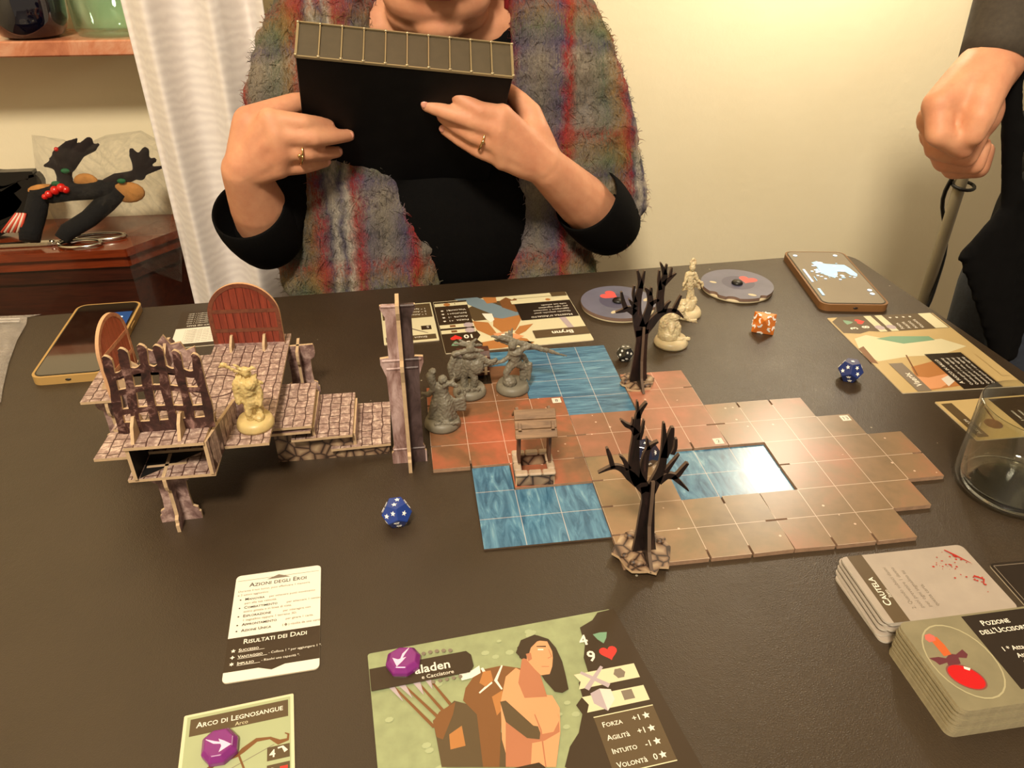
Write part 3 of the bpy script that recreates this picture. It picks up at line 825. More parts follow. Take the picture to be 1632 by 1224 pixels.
# portcullis
def portcullis():
    Y0 = -6.87; ax = -11.8
    k = NT('printed_rusty_iron'); v = k.coord(); n = k.noise(v, 90, 6, .7, .8)
    k.set(Base_Color=k.ramp(n, [(.36, lin((34, 19, 18))), (.54, lin((68, 40, 36))), (.7, lin((158, 122, 114)))]), Roughness=.45)
    t = thing('portcullis', 'dark rusty barred portcullis standee on the raised stone plinth', 'terrain', (ax, Y0, ZR))
    T = lambda px, py: (V(px, py, Y0)[0] - ax, V(px, py, Y0)[1] - ZR)
    tops = [(172, 574), (197, 562), (226, 556), (252, 557), (281, 565), (312, 570)]
    bots = [(197, 690), (222, 690), (250, 688), (280, 686), (308, 684), (339, 680)]
    r_ = random.Random(2)
    for a, b in zip(tops, bots):
        A = T(*a); B = T(*b); mb = MB(); pts = []; wd = []
        for i in range(9):
            u = i / 8; pts.append((B[0] + (A[0] - B[0]) * u + .012 * math.sin(u * 9 + a[0]), max(.0, B[1] * (1 - u) + A[1] * u))); wd.append(.185 + .025 * math.sin(u * 13 + a[0]))
        pts.append((pts[-1][0] - .06, pts[-1][1] + .1)); wd.append(.06)
        mb.stroke(pts, wd, Y0, .08, 0, 1, px=False); mb.build('bar', [k.m, M_KRAFT], t)
    for u0, w_ in ((.0, .3), (.3, .14), (.555, .14), (.8, .17)):
        pts = []; wd = []
        for i in range(21):
            s_ = i / 20; j = s_ * 5; i0 = min(4, int(j)); f = j - i0
            A = Vector(T(*bots[i0])).lerp(Vector(T(*bots[i0 + 1])), f); B = Vector(T(*tops[i0])).lerp(Vector(T(*tops[i0 + 1])), f)
            p = A.lerp(B, u0); z = p.y + .0 if u0 else .13
            if u0 == .8: z += -.07 * math.sin(math.pi * f)
            pts.append((p.x, z)); wd.append(w_ + .01 * math.sin(i * 1.7))
        mb = MB(); mb.stroke(pts, wd, Y0, .06, 0, 1, px=False); mb.build('crossbar', [k.m, M_KRAFT], t)
    for px in (222, 296):
        x = T(px, 690)[0]; mb = MB(); mb.prism([(-.5, 0), (.35, 0), (.3, .25), (.08, .42), (-.1, .46), (-.3, .32), (-.42, .12)], -.035, .035, Matrix.Translation((x, 0, 0)) @ UPX, 0, 1); mb.build('foot_bracket', [M_KRAFT, M_KRAFT], t)
portcullis()

def arch_door(name, label, x, y, z, rz, w, hs, woodc):
    t = thing(name, label, 'terrain', (x, y, z), rz)
    m = wood_mat(name + '_planks', woodc[0], woodc[1], (150, 150, 14), .45, .15, 3)
    mr = wood_mat(name + '_rim', woodc[2], woodc[3], (60, 60, 60), .5, .1, 4)
    def arc(r, n=24): return [(r * math.cos(math.pi * i / n), hs + r * math.sin(math.pi * i / n)) for i in range(n + 1)]
    R = w / 2
    np_ = 9
    for i in range(np_):          # upright planks of the leaf
        x0 = -R * .9 + i * R * 1.8 / np_; x1 = x0 + R * 1.8 / np_ - .012
        top = lambda q: hs + math.sqrt(max(0.0, (R * .9) ** 2 - q * q))
        mb = MB(); mb.prism([(x0, .03), (x1, .03), (x1, top(x1)), ((x0 + x1) / 2, top((x0 + x1) / 2)), (x0, top(x0))], -.03, .03, UP, 0, 1); mb.build('plank', [m, mr], t)
    mb = MB(); o = arc(R); i_ = arc(R * .88)
    poly = [(R, 0)] + o + [(-R, 0), (-R * .88, 0)] + i_[::-1] + [(R * .88, 0)]
    mb.prism(poly, -.045, .045, UP, 0, 1); mb.build('arch_rim', [mr, flat('kraft_rim_edge', (196, 150, 110), .8)], t)
    for zz in (.5, 1.1):
        hw = R * .88 if zz < hs else math.sqrt(max(.01, (R * .88) ** 2 - (zz - hs) ** 2))
        mb = MB(); mb.box((0, 0, zz), (hw * 2, .085, .11)); mb.build('cross_band', mr, t)
    mb = MB(); mb.box((0, 0, 0.02), (w, .12, .12)); mb.build('threshold', M_ROCK, t)
    for xx in (-.42 * R * 1.1, .42 * R * 1.1):
        mb = MB(); mb.prism([(-.42, 0), (.42, 0), (.36, .16), (.1, .36), (-.1, .36), (-.36, .16)], -.035, .035, Matrix.Translation((xx, 0, 0)) @ UPX); mb.build('foot_bracket', M_KRAFT, t)
    return t
arch_door('arched_door', 'red brown arched wooden door standee at back of stone platform', -10.94, -1.55, ZP, -.05, 1.98, .95, ((96, 34, 22), (138, 56, 36), (88, 42, 28), (118, 66, 44)))
arch_door('arched_door', 'orange arched wooden door standee seen nearly edge-on at left of platform', -13.98, -3.1, ZP - .02, math.radians(84), 1.7, 1.08, ((150, 72, 44), (186, 96, 60), (160, 92, 60), (206, 150, 108)))

# tall gothic column between the stairs and the red tile
def column():
    cx, cy = -6.57, -5.42
    t = thing('stone_column', 'tall purplish grey cross-shaped cardboard column beside the bottom step', 'terrain', (cx, cy, 0), .0)
    def prof(w0, w1, wcap, fo, top):
        l = [(-fo, 0), (-fo, .34), (-fo + .05, .4), (-fo + .05, .5), (-w0, .56), (-w0, 1.6), (-w0 - .02, 2.67), (-w0 - .06, 2.79), (-wcap + .03, 2.95), (-wcap, 3.03), (-wcap, 3.19),
             (-w1, 3.21), (-w1, 4.3), (-w1 - .03, 4.36), (-w1 - .1, 4.52), (-w1 - .1, 4.6 + top)]
        return l + [(-x, z) for x, z in reversed(l)]
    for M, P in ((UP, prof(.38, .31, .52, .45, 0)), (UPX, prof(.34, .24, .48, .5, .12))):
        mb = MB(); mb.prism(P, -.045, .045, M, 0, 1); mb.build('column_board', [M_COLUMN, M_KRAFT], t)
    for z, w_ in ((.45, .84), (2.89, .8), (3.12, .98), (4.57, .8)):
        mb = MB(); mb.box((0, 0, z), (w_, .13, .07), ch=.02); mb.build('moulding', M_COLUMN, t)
column()

# well
def well():
    cx, cy = -3.46, -6.52
    t = thing('well', 'small stone well standee with brown wooden roof on the red tile', 'terrain', (cx, cy, ZL), -.04)
    mwood = wood_mat('weathered_well_wood', (96, 70, 46), (140, 108, 76), (16, 120, 120), .6, 0, 3)
    hw, hd, zt = .46, .42, .34
    for p0, p1 in (((-hw, -hd), (hw, -hd)), ((-hw, hd), (hw, hd))):
        upright('well_wall', p0, p1, 0, zt, M_COB, par=t, rroot=(0, 0), th=.07)
    for p0, p1 in (((-hw, -hd), (-hw, hd)), ((hw, -hd), (hw, hd))):
        upright('well_wall', p0, p1, 0, zt, M_COB, par=t, rroot=(0, 0), th=.07)
    st = flat('pale_rim_stone', (172, 150, 128), .6, .2, 90)
    o, i_ = .52, .32
    for (x0, y0, x1, y1), nst in (((-o, -o, o, -i_), 3), ((-o, i_, o, o), 3)):
        for k in range(nst):
            a = x0 + (x1 - x0) * k / nst; mb = MB(); mb.box((a + (x1 - x0) / nst / 2, (y0 + y1) / 2, zt + .04), ((x1 - x0) / nst - .02, y1 - y0, .09), ch=.03); mb.build('stone', st, t)
    for x0 in (-o, i_):
        for k in range(2):
            mb = MB(); mb.box((x0 + .1, -i_ + .32 * k + .16, zt + .04), (.19, .3, .09), ch=.03); mb.build('stone', st, t)
    for x in (-.38, .38):
        mb = MB(); mb.box((x, -.02, 1.15), (.07, .34, 1.25)); mb.build('post', [wood_mat('well_post_wood', (64, 38, 26), (104, 68, 46), (60, 60, 10), .6, 0)], t)
    for s in (-1, 1):
        M = Matrix.Translation((0, 0, 1.98)) @ Matrix.Rotation(-s * math.radians(42), 4, 'X')
        for k in range(3):
            mb = MB(); mb.box((0, s * (.12 + .235 * k), 0), (1.02, .225, .06), M, ch=.01); mb.build('roof_board', mwood, t)
        for x in (-.4, .4):
            mb = MB(); mb.box((x, s * .42, .06), (.07, .2, .16), M); mb.build('roof_peg', mwood, t)
    mb = MB(); mb.tube([(-.36, 0, 1.45), (.36, 0, 1.45)], .045, 10); mb.build('windlass', mwood, t)
well()

# bare trees (die-cut card, two crossing boards on a rocky base)
M_BARK = None
def bark():
    k = NT('printed_dark_bark'); v = k.coord((1, 1, .16)); n = k.noise(v, 260, 6, .7, .6)
    k.set(Base_Color=k.ramp(n, [(.42, lin((18, 11, 10))), (.62, lin((38, 24, 22))), (.8, lin((104, 72, 66)))]), Roughness=.38)
    k.b.inputs['Coat Weight'].default_value = .15
    return k.m
M_BARK = bark()
def tree(label, bx, by, org, sc, limbs, fins, brad):
    t = thing('bare_tree', label, 'tree', (bx, by, ZL))
    def T(c): p = V(org[0] + c[0] / sc, org[1] + c[1] / sc, by); return (p[0] - bx, p[1] - ZL)
    kx = (V(org[0] + 10, org[1], by)[0] - V(org[0], org[1], by)[0]) / 10 / sc
    for nm, lst in limbs:
        mb = MB()
        for pts, wd in lst:
            P = [T(p) for p in pts]
            # round off the limbs with a few in-between points
            mb.stroke([(a, max(0.0, b)) for a, b in P], [v * kx for v in wd], by, .085, 0, 1, px=False)
        mb.build(nm, [M_BARK, flat('bark_edge', (88, 70, 56), .7)], t)
    for f in fins:
        mb = MB(); mb.prism([(a, b * .72) for a, b in f], -.04, .04, UPX, 0, 1); mb.build('cross_board', [M_BARK, flat('bark_edge', (88, 70, 56), .7)], t)
    r_ = random.Random(int(bx * 10) + 7); pts = []
    for i in range(26):
        a = i / 26 * 2 * math.pi; r = brad * (1 + r_.uniform(-.1, .14)); pts.append((r * math.cos(a), r * math.sin(a)))
    mb = MB(); mb.prism(pts, .0, .07, mi=0, side=1); mb.build('rocky_base', [stone_mat('printed_rubble', kind='cobble') if 'printed_rubble' not in bpy.data.materials else bpy.data.materials['printed_rubble'], M_KRAFT], t)
    for i in range(7):
        a = r_.uniform(0, 6.28); r = brad * .75; s_ = r_.uniform(.08, .16)
        mb = MB(); mb.ell((r * math.cos(a), r * math.sin(a), .09), (s_, s_ * .8, s_ * .6), n=8); mb.build('base_stone', M_COB, t)
    return t
O1 = (740, 600); 
tree('tall bare black tree standee on rocky base, nearest to viewer', -1.45, -9.6, O1, 3.826,
 [('trunk', [([(1082, 1150), (1100, 960), (1112, 820), (1120, 740), (1118, 660)], [190, 140, 108, 92, 110])]),
  ('branch', [([(1110, 690), (1060, 630), (1035, 560), (1035, 470), (1043, 380), (1052, 290), (1062, 225), (1110, 155)], [90, 86, 78, 70, 52, 42, 36, 14]), ([(1062, 250), (1056, 200), (1054, 146)], [30, 20, 8]),
              ([(1046, 345), (1020, 308), (985, 292), (952, 262)], [46, 32, 28, 10]), ([(1018, 305), (1026, 280), (1028, 252)], [24, 14, 8]), ([(1062, 380), (1082, 330), (1095, 262)], [36, 22, 8])]),
  ('branch', [([(1060, 650), (1010, 600), (960, 560), (905, 548), (815, 584)], [66, 74, 46, 32, 8]), ([(905, 552), (893, 505), (880, 465), (868, 432)], [34, 30, 28, 14]), ([(1000, 560), (970, 505), (944, 478)], [40, 24, 8])]),
  ('branch', [([(1085, 640), (1095, 540), (1108, 470), (1130, 425), (1180, 392)], [60, 56, 44, 32, 12]), ([(1122, 440), (1116, 405), (1113, 370)], [30, 18, 8])]),
  ('branch', [([(1128, 700), (1165, 630), (1200, 550), (1215, 460), (1218, 380), (1215, 278)], [92, 76, 58, 46, 36, 12]), ([(1215, 490), (1240, 420), (1258, 350), (1268, 306)], [56, 62, 44, 20]), ([(1265, 470), (1285, 430), (1290, 375)], [34, 24, 14])]),
  ('branch', [([(1180, 640), (1235, 602), (1290, 604), (1330, 560), (1360, 524)], [60, 52, 44, 32, 22]), ([(1270, 604), (1310, 640), (1365, 692)], [40, 28, 8]), ([(1225, 580), (1262, 530), (1308, 470)], [40, 26, 7])])],
 [[(-.7, .05), (.5, .05), (.42, .5), (.24, 1.3), (.16, 2.3), (.05, 2.9), (-.1, 2.9), (-.16, 2.3), (-.2, 1.3), (-.4, .5)]], .66)
O2 = (900, 400)
tree('tall bare black tree standee beside blue tile, in front of pale figures', .42, -2.55, O2, 4.08,
 [('trunk', [([(468, 915), (478, 800), (490, 680), (500, 580), (502, 510)], [152, 118, 92, 80, 92])]),
  ('branch', [([(500, 545), (478, 460), (468, 380), (476, 300), (492, 220), (472, 124)], [88, 74, 60, 48, 36, 10]), ([(492, 240), (505, 190), (519, 126)], [32, 24, 8]),
              ([(455, 400), (410, 375), (380, 385), (330, 398)], [52, 40, 28, 8]), ([(396, 372), (378, 320), (368, 264)], [34, 26, 12]), ([(455, 365), (432, 335), (416, 312)], [34, 20, 8]), ([(458, 330), (446, 280), (452, 224)], [28, 20, 12])]),
  ('branch', [([(505, 490), (535, 410), (556, 340), (548, 275), (520, 238)], [56, 48, 42, 34, 10]), ([(556, 285), (562, 250), (562, 234)], [26, 16, 8]), ([(556, 345), (590, 322), (612, 316)], [36, 28, 14])]),
  ('branch', [([(622, 400), (620, 340), (622, 280), (634, 200), (650, 150), (622, 74)], [48, 52, 48, 46, 34, 8]), ([(650, 150), (655, 120), (664, 84)], [26, 18, 8]), ([(640, 215), (675, 180), (724, 142)], [40, 32, 8]), ([(684, 165), (692, 130), (697, 104)], [18, 14, 6]), ([(620, 250), (612, 190), (615, 125)], [28, 22, 10])]),
  ('branch', [([(518, 520), (560, 470), (610, 415), (670, 385), (725, 392), (770, 430)], [70, 64, 48, 38, 30, 8]), ([(706, 392), (730, 340), (756, 286)], [36, 26, 12]), ([(640, 395), (662, 350), (688, 322)], [36, 24, 7])])],
 [[(-.7, .05), (.55, .05), (.36, .5), (.2, 1.3), (.14, 2.1), (.05, 2.7), (-.08, 2.7), (-.14, 2.1), (-.2, 1.2), (-.36, .5)]], .5)

# ================================================================== CARDS AND SHEETS
def card(name, label, cat, x, y, w, h, rz, th=.03, z=0.002, r=.12, mat=None, edge=None, group=None):
    t = thing(name, label, cat, (x, y, z), rz, group)
    mb = MB(); mb.prism(roundrect(w, h, r), 0, th, mi=0, side=1); mb.build('card_board', [mat or M_WHITE, edge or flat('card_edge', (200, 186, 160), .7)], t)
    return t, Print((x, y), rz, th)
C_SAGE = flat('sage_print', (142, 150, 112), .4, .12, 90)
C_SAGE2 = flat('sage_light_print', (160, 168, 130), .4)
C_DK = flat('dark_brown_print', (54, 40, 26), .4)
C_DK2 = flat('dark_olive_print', (84, 68, 46), .4)
C_CREAM = flat('cream_print', (206, 198, 164), .4)
C_GREY = flat('light_grey_print', (206, 200, 190), .4)
C_INK = flat('print_ink', (34, 24, 16), .4)
C_GINK = flat('print_grey_ink', (120, 108, 94), .4)
C_SKIN = flat('skin_print', (206, 146, 104), .4)
C_SKIN2 = flat('skin_shade_print', (168, 108, 78), .4)
C_LEA = flat('leather_print', (116, 76, 42), .4)
C_LEA2 = flat('leather_light_print', (168, 112, 62), .4)
C_HEART = flat('heart_red_print', (210, 52, 46), .35)
C_TEAL = flat('teal_print', (112, 150, 122), .4)
C_WHT = flat('white_ink', (226, 220, 206), .4)
C_SAND = flat('sand_print', (184, 160, 112), .4)
C_LILAC = flat('lilac_print', (170, 156, 162), .4)
C_BLUEG = flat('steel_blue_print', (110, 128, 140), .4)

# --- hero sheet nearest the viewer
t, p = card('hero_sheet', 'large green hero sheet with archer picture at bottom centre of table', 'game sheet', -4.88, -13.24, 5.02, 3.92, math.radians(5.3), mat=C_SAGE, r=.06)
W2, H2 = 2.51, 1.96
p.zw = .03
r_ = random.Random(3)
for i in range(46):      # mottled wash of the background
    x = r_.uniform(-2.3, 1.2); y = r_.uniform(-1.8, 1.8); q = r_.uniform(.03, .11); p.disc(x, y, q, C_SAGE2, 7, q * .7, r_.uniform(0, 3))
# quiver with arrows
for a, b in (((612, 1080), (692, 1160)), ((634, 1084), (700, 1146)), ((662, 1084), (708, 1136)), ((680, 1078), (718, 1124))):
    p.line([a, b], [.035, .06], C_LEA, px=True)
    p.line([a, ((a[0] + b[0]) / 2 - 10, (a[1] + b[1]) / 2 - 2)], [.16, .01], C_LILAC, px=True)
p.px([(690, 1150), (724, 1118), (762, 1128), (800, 1170), (812, 1224), (704, 1224), (696, 1180)], C_DK2)
p.px([(690, 1152), (700, 1136), (726, 1120), (722, 1140), (706, 1180), (696, 1176)], C_LEA)
p.px([(716, 1172), (736, 1158), (742, 1190), (718, 1196)], C_LEA2)
# cloak, fur collar, shoulders
p.px([(742, 1098), (762, 1070), (800, 1062), (840, 1068), (842, 1100), (800, 1120), (796, 1224), (770, 1224), (760, 1140), (738, 1118)], C_LEA)
p.px([(732, 1076), (744, 1074), (738, 1066), (752, 1070), (764, 1062), (766, 1074), (752, 1082), (736, 1086)], C_WHT)
p.line([(768, 1066), (782, 1090), (764, 1106)], [.05, .07, .03], C_WHT, px=True)
p.line([(800, 1062), (790, 1086), (800, 1100)], [.03, .06, .03], C_WHT, px=True)
p.px([(770, 1072), (782, 1070), (786, 1086), (774, 1096), (764, 1090)], C_LEA2)
p.px([(784, 1112), (800, 1102), (808, 1124), (792, 1142)], C_LEA2)
# torso and arm
p.px([(806, 1080), (822, 1066), (834, 1072), (848, 1086), (862, 1108), (880, 1110), (892, 1130), (893, 1168), (886, 1224), (812, 1224), (800, 1180), (798, 1120)], C_SKIN)
p.px([(806, 1122), (860, 1170), (890, 1140), (892, 1168), (868, 1182), (848, 1186), (846, 1224), (806, 1224)], C_SKIN2)
p.px([(797, 1120), (806, 1118), (850, 1158), (862, 1160), (860, 1180), (840, 1178), (806, 1152)], C_DK2)
p.px([(850, 1138), (868, 1118), (886, 1124), (891, 1150), (882, 1168), (862, 1172)], C_SKIN)
p.line([(852, 1140), (862, 1165), (870, 1224)], [.02, .03, .02], C_SKIN2, px=True)
# hair behind, neck, face, hair in front
p.px([(824, 1034), (836, 1020), (856, 1014), (874, 1020), (886, 1034), (896, 1056), (902, 1080), (906, 1100), (896, 1106), (884, 1104), (868, 1086), (858, 1070), (828, 1050)], C_DK)
p.px([(832, 1050), (852, 1056), (862, 1080), (872, 1112), (836, 1114), (826, 1090)], C_SKIN2)
p.px([(838, 1034), (852, 1022), (872, 1024), (880, 1040), (881, 1050), (880, 1064), (876, 1076), (862, 1078), (852, 1068), (840, 1054)], C_SKIN)
p.px([(822, 1042), (830, 1022), (852, 1013), (872, 1020), (856, 1024), (846, 1034), (842, 1048), (832, 1052)], C_DK)
p.px([(838, 1044), (846, 1042), (848, 1052), (842, 1056)], C_SKIN2)
p.line([(855, 1032), (870, 1032)], [.02, .03], C_DK, px=True); p.line([(857, 1037), (866, 1037)], [.03, .03], C_WHT, px=True)
p.line([(874, 1036), (879, 1048), (873, 1051)], [.01, .02, .02], C_SKIN2, px=True); p.line([(863, 1064), (875, 1064)], [.015, .015], C_SKIN2, px=True)
# right dark field with ragged edge
edge_px = [(952, 978), (944, 990), (924, 1002), (932, 1030), (930, 1050), (938, 1076), (922, 1090), (928, 1112), (918, 1126), (928, 1140), (922, 1170), (908, 1192), (900, 1224)]
p.px(edge_px + [(960, 1260), (1125, 1235), (978, 972)], C_DK)
p.uv([(-2.5, -1.96), (-2.5, -1.55), (-2.2, -1.42), (-1.4, -1.5), (-1.2, -1.96)], C_DK2)
p.text('4', 1.62, 1.18, .34, C_WHT, bold=.02); p.star(2.08, 1.3, .17, C_TEAL, 3, .5, .62)
p.text('9', 1.66, .78, .34, C_WHT, bold=.02); p.heart(2.1, .9, .18, C_HEART)
for k, yy in enumerate((.42, -.08)):
    p.uv([(1.28, yy + .14), (2.49, yy + .13), (2.49, yy - .19), (1.28, yy - .19), (1.36, yy - .04)], C_CREAM)
p.line([(1.42, .2), (1.86, .62)], [.1, .06], C_LILAC); p.line([(1.86, .18), (1.42, .58)], [.1, .06], C_LILAC); p.star(2.14, .4, .12, C_GINK, 6, 0, .85)
p.uv([(1.46, .1), (1.66, .16), (1.86, .1), (1.86, -.12), (1.66, -.32), (1.46, -.12)], C_LILAC); p.uv([(1.66, .16), (1.86, .1), (1.86, -.12), (1.66, -.32)], C_GREY)
p.rect(2.03, -.18, 2.24, 0.02, C_GINK)
p.rect(1.36, -.38, 2.5, -1.5, C_DK2); p.rect(1.36, -.38, 2.5, -.4, C_CREAM); p.rect(1.36, -1.5, 2.5, -1.48, C_CREAM)
for k, (a, b) in enumerate((('Forza', '+1'), ('Agilit\u00e0', '+1'), ('Intuito', '-1'), ('Volont\u00e0', '0'))):
    yy = -.62 - .26 * k; p.text(a, 1.46, yy, .145, C_WHT, caps=True, bold=.008); p.text(b, 2.2, yy, .16, C_WHT, align='RIGHT', bold=.008); p.star(2.3, yy + .06, .075, C_WHT)
# name ribbon and ability panel
p.uv([(-2.5, 1.56), (-.62, 1.56), (-.54, 1.45), (-.54, 1.18), (-.64, 1.06), (-2.5, 1.06)], C_DK)
p.text('aladen', -1.66, 1.25, .27, C_WHT, bold=.016); p.text('e Cacciatore', -1.55, 1.11, .12, C_WHT)
for k in range(7): p.disc(-1.7 + k * .13, 1.64 + .05 * math.sin(k * 3.14 / 6), .045, C_GINK, 8)
for k in range(5): p.disc(-1.35 + k * .13, 1.0, .04, C_GINK, 8)
p.uv([(-2.49, -1.0), (.18, -1.0), (.26, -1.1), (.3, -1.95), (-2.49, -1.95)], C_DK)
p.text('Vendetta Giurata', -1.9, -1.27, .25, C_WHT, caps=True, bold=.012); p.rect(-1.9, -1.36, -.1, -1.35, C_GINK)
p.text('Colloca 1 segnalino su questa carta', -1.9, -1.6, .13, C_WHT)
p.build(t)

# --- action reference card near the viewer
t, p = card('reference_card', 'white and brown rules reference card lying left of the green hero sheet', 'card', -9.45, -10.4, 1.8, 2.78, math.radians(3.4), mat=C_WHT, r=.1)
p.rect(-.9, -1.15, .9, -.33, C_DK)
p.rect(-.86, 1.23, .86, 1.22, C_GINK); p.uv([(-.25, 1.17), (0, 1.28), (.25, 1.17)], C_GINK); p.uv([(-.25, -1.15), (0, -1.24), (.25, -1.15)], C_DK)
p.text('Azioni degli Eroi', 0, 1.02, .165, C_INK, caps=True, align='CENTER', bold=.006)
p.text('Durante il tuo turno, puoi effettuare 1 manovra', -.82, .89, .077, C_GINK); p.text('e 2 azioni aggiuntive:', -.82, .78, .077, C_GINK)
y0 = .64
for hd, tx, tx2 in (('Manovra', 'per ottenere punti movimento', 'pari alla tua velocit\u00e0.'), ('Combattimento', 'per attaccare 1 nemico', 'entro gittata e in linea di vista.'), ('Esplorazione', 'per interagire con', '1 segnalino oppure 1 terreno 3D.'), ('Approntamento', 'per girare 1 carta.', ''), ('Azione Unica', '(\u2666) risolta da una carta.', '')):
    p.disc(-.75, y0 + .03, .018, C_INK, 6); p.text(hd, -.66, y0, .1, C_INK, caps=True, bold=.008)
    p.text(tx, -.66 + .062 * len(hd) + .06, y0, .077, C_GINK); y0 -= .105
    if tx2: p.text(tx2, -.66, y0, .08, C_GINK); y0 -= .125
    else: y0 -= .05
p.text('Risultati dei Dadi', .03, -.52, .165, C_WHT, caps=True, align='CENTER', bold=.012)
for k, (a, b) in enumerate((('Successo', ''), ('Vantaggio', ' - Colloca 1 \u2666 per aggiungere 1 \u25cf.'), ('Impulso', ' - Risolvi una capacit\u00e0 \u2666.'))):
    yy = -.7 - .16 * k; p.star(-.76, yy + .035, .05, C_WHT, (5, 4, 6)[k]); p.text(a, -.66, yy, .1, C_WHT, caps=True, bold=.012); p.rect(-.66, yy - .02, -.66 + .062 * len(a), yy - .012, C_WHT)
    p.text(b.replace('\u2666', '*').replace('\u25cf', '*'), -.66 + .062 * len(a), yy, .078, C_WHT)
p.build(t)

# --- weapon card bottom left
t, p = card('weapon_card', 'pale green weapon card with drawn bow at bottom left of table', 'card', -9.7, -13.72, 1.92, 2.78, math.radians(6.5), mat=C_CREAM, r=.03)
p.rect(-.9, -1.3, .9, 1.34, C_SAGE2); p.rect(-.84, .93, .86, 1.28, C_DK2)
p.text('Arco di Legnosangue', .02, 1.08, .16, C_WHT, caps=True, align='CENTER', bold=.01); p.text('Arco', .05, .96, .11, C_CREAM, align='CENTER')
p.line([(-.72, -.2), (-.62, .1), (-.36, .3), (0, .36), (.1, .44), (.32, .58), (.55, .56), (.7, .44), (.85, .46), (.86, .56), (.8, .6)], [.02, .09, .08, .06, .1, .08, .05, .1, .06, .04, .02], C_LEA)
p.line([(-.7, -.1), (.62, .42)], .012, C_GINK); p.line([(.02, .38), (.26, -.3)], .035, C_LEA)
for yy, s_ in ((.18, '4'), (-.16, '2')): p.rect(.5, yy - .06, .88, yy + .2, C_DK2); p.text(s_, .54, yy, .2, C_WHT, bold=.02)
p.line([(.68, .33), (.76, .34), (.82, .24)], [.03, .04, .07], C_WHT); p.star(.78, -.09, .09, C_HEART, 4, .78, .7)
p.build(t)

# --- far hero sheet (upside down to the viewer)
t, p = card('hero_sheet', 'cream hero sheet with sword fighter picture at far side, upside down to viewer', 'game sheet', -2.86, 2.25, 5.05, 3.9, math.radians(180 + 3.2), mat=C_CREAM, r=.05)
p.zw = .03
p.px([(762, 482), (820, 478), (836, 500), (790, 508), (756, 512), (740, 495)], C_DK2)
p.px([(724, 477), (760, 474), (826, 498), (822, 504), (790, 503), (762, 492)], C_BLUEG)
p.px([(768, 474), (790, 474), (792, 482), (776, 484)], C_LEA2); p.px([(796, 480), (806, 474), (816, 478), (822, 474), (828, 490), (824, 498), (800, 490)], C_LEA)
p.px([(786, 503), (830, 498), (830, 510), (822, 526), (800, 530), (786, 520)], C_LEA2); p.px([(786, 500), (826, 497), (828, 502), (800, 508), (786, 506)], C_BLUEG)
p.px([(752, 512), (778, 514), (792, 532), (788, 538), (760, 526)], C_LEA2); p.px([(828, 520), (850, 516), (838, 528), (826, 534), (820, 530)], C_LEA2)
p.px([(734, 552), (800, 540), (808, 534), (840, 540), (848, 548), (852, 545), (800, 555), (736, 560)], C_LEA2)
p.px([(786, 532), (800, 530), (822, 532), (836, 536), (820, 542), (796, 542)], C_SKIN)
p.px([(798, 533), (810, 531), (812, 536), (802, 537)], C_WHT)
p.px([(768, 500), (784, 500), (788, 510), (782, 514), (774, 508)], C_WHT)
p.px([(890, 505), (900, 504), (922, 530), (914, 532)], C_LILAC)
# right-hand field of the sheet (left in the picture)
p.uv([(1.3, 1.96), (1.22, 1.5), (1.36, 1.2), (1.2, .9), (1.32, .4), (1.3, -1.9), (2.52, -1.9), (2.52, 1.94)], C_DK)
p.text('3', 1.6, 1.25, .36, C_WHT, bold=.03); p.star(2.1, 1.38, .2, C_TEAL, 3, .5, .62)
p.text('10', 1.42, .8, .36, C_WHT, bold=.03); p.heart(2.05, .95, .2, C_HEART)
for yy in (.48, .08): p.rect(1.3, yy - .12, 2.5, yy + .14, C_CREAM); p.disc(1.5, yy, .18, C_LILAC, 10); p.rect(1.95, yy - .07, 2.15, yy + .08, C_LEA)
for k, (a, b) in enumerate((('Forza', '+1'), ('Agilit\u00e0', '-1'), ('Intuito', '+1'), ('Volont\u00e0', '+1'))):
    yy = -.38 - .27 * k; p.text(a, 1.42, yy, .17, C_WHT, caps=True, bold=.01); p.text(b, 2.14, yy, .17, C_WHT, align='RIGHT'); p.star(2.28, yy + .06, .07, C_WHT)
p.rect(1.3, -1.75, 2.5, -1.5, C_CREAM); p.text('1', 1.7, -1.72, .2, C_INK); p.disc(2.05, -1.62, .13, C_LEA2, 10)
p.rect(-2.52, .95, -.6, 1.5, C_DK2); p.text('Brynn', -2.0, 1.12, .32, C_WHT, bold=.03)
p.rect(-2.5, -1.2, -.4, .12, C_INK); p.text('Maestra d\u2019Assalto', -2.3, -.1, .19, C_WHT, caps=True, bold=.01)
for k, s_ in enumerate(('Quando attacchi, puoi', 'aggiungere 1 successo', 'per ogni segnalino', 'sulla tua scheda.')): p.text(s_, -2.3, -.36 - .2 * k, .15, C_WHT)
p.rect(-2.5, -1.5, -.3, -1.2, C_CREAM); p.rect(-1.9, -1.9, -.5, -1.65, C_CREAM); p.disc(-1.7, -1.36, .1, C_LEA2, 8); p.rect(-2.5, -1.92, -1.9, -1.6, C_DK2)
p.build(t)
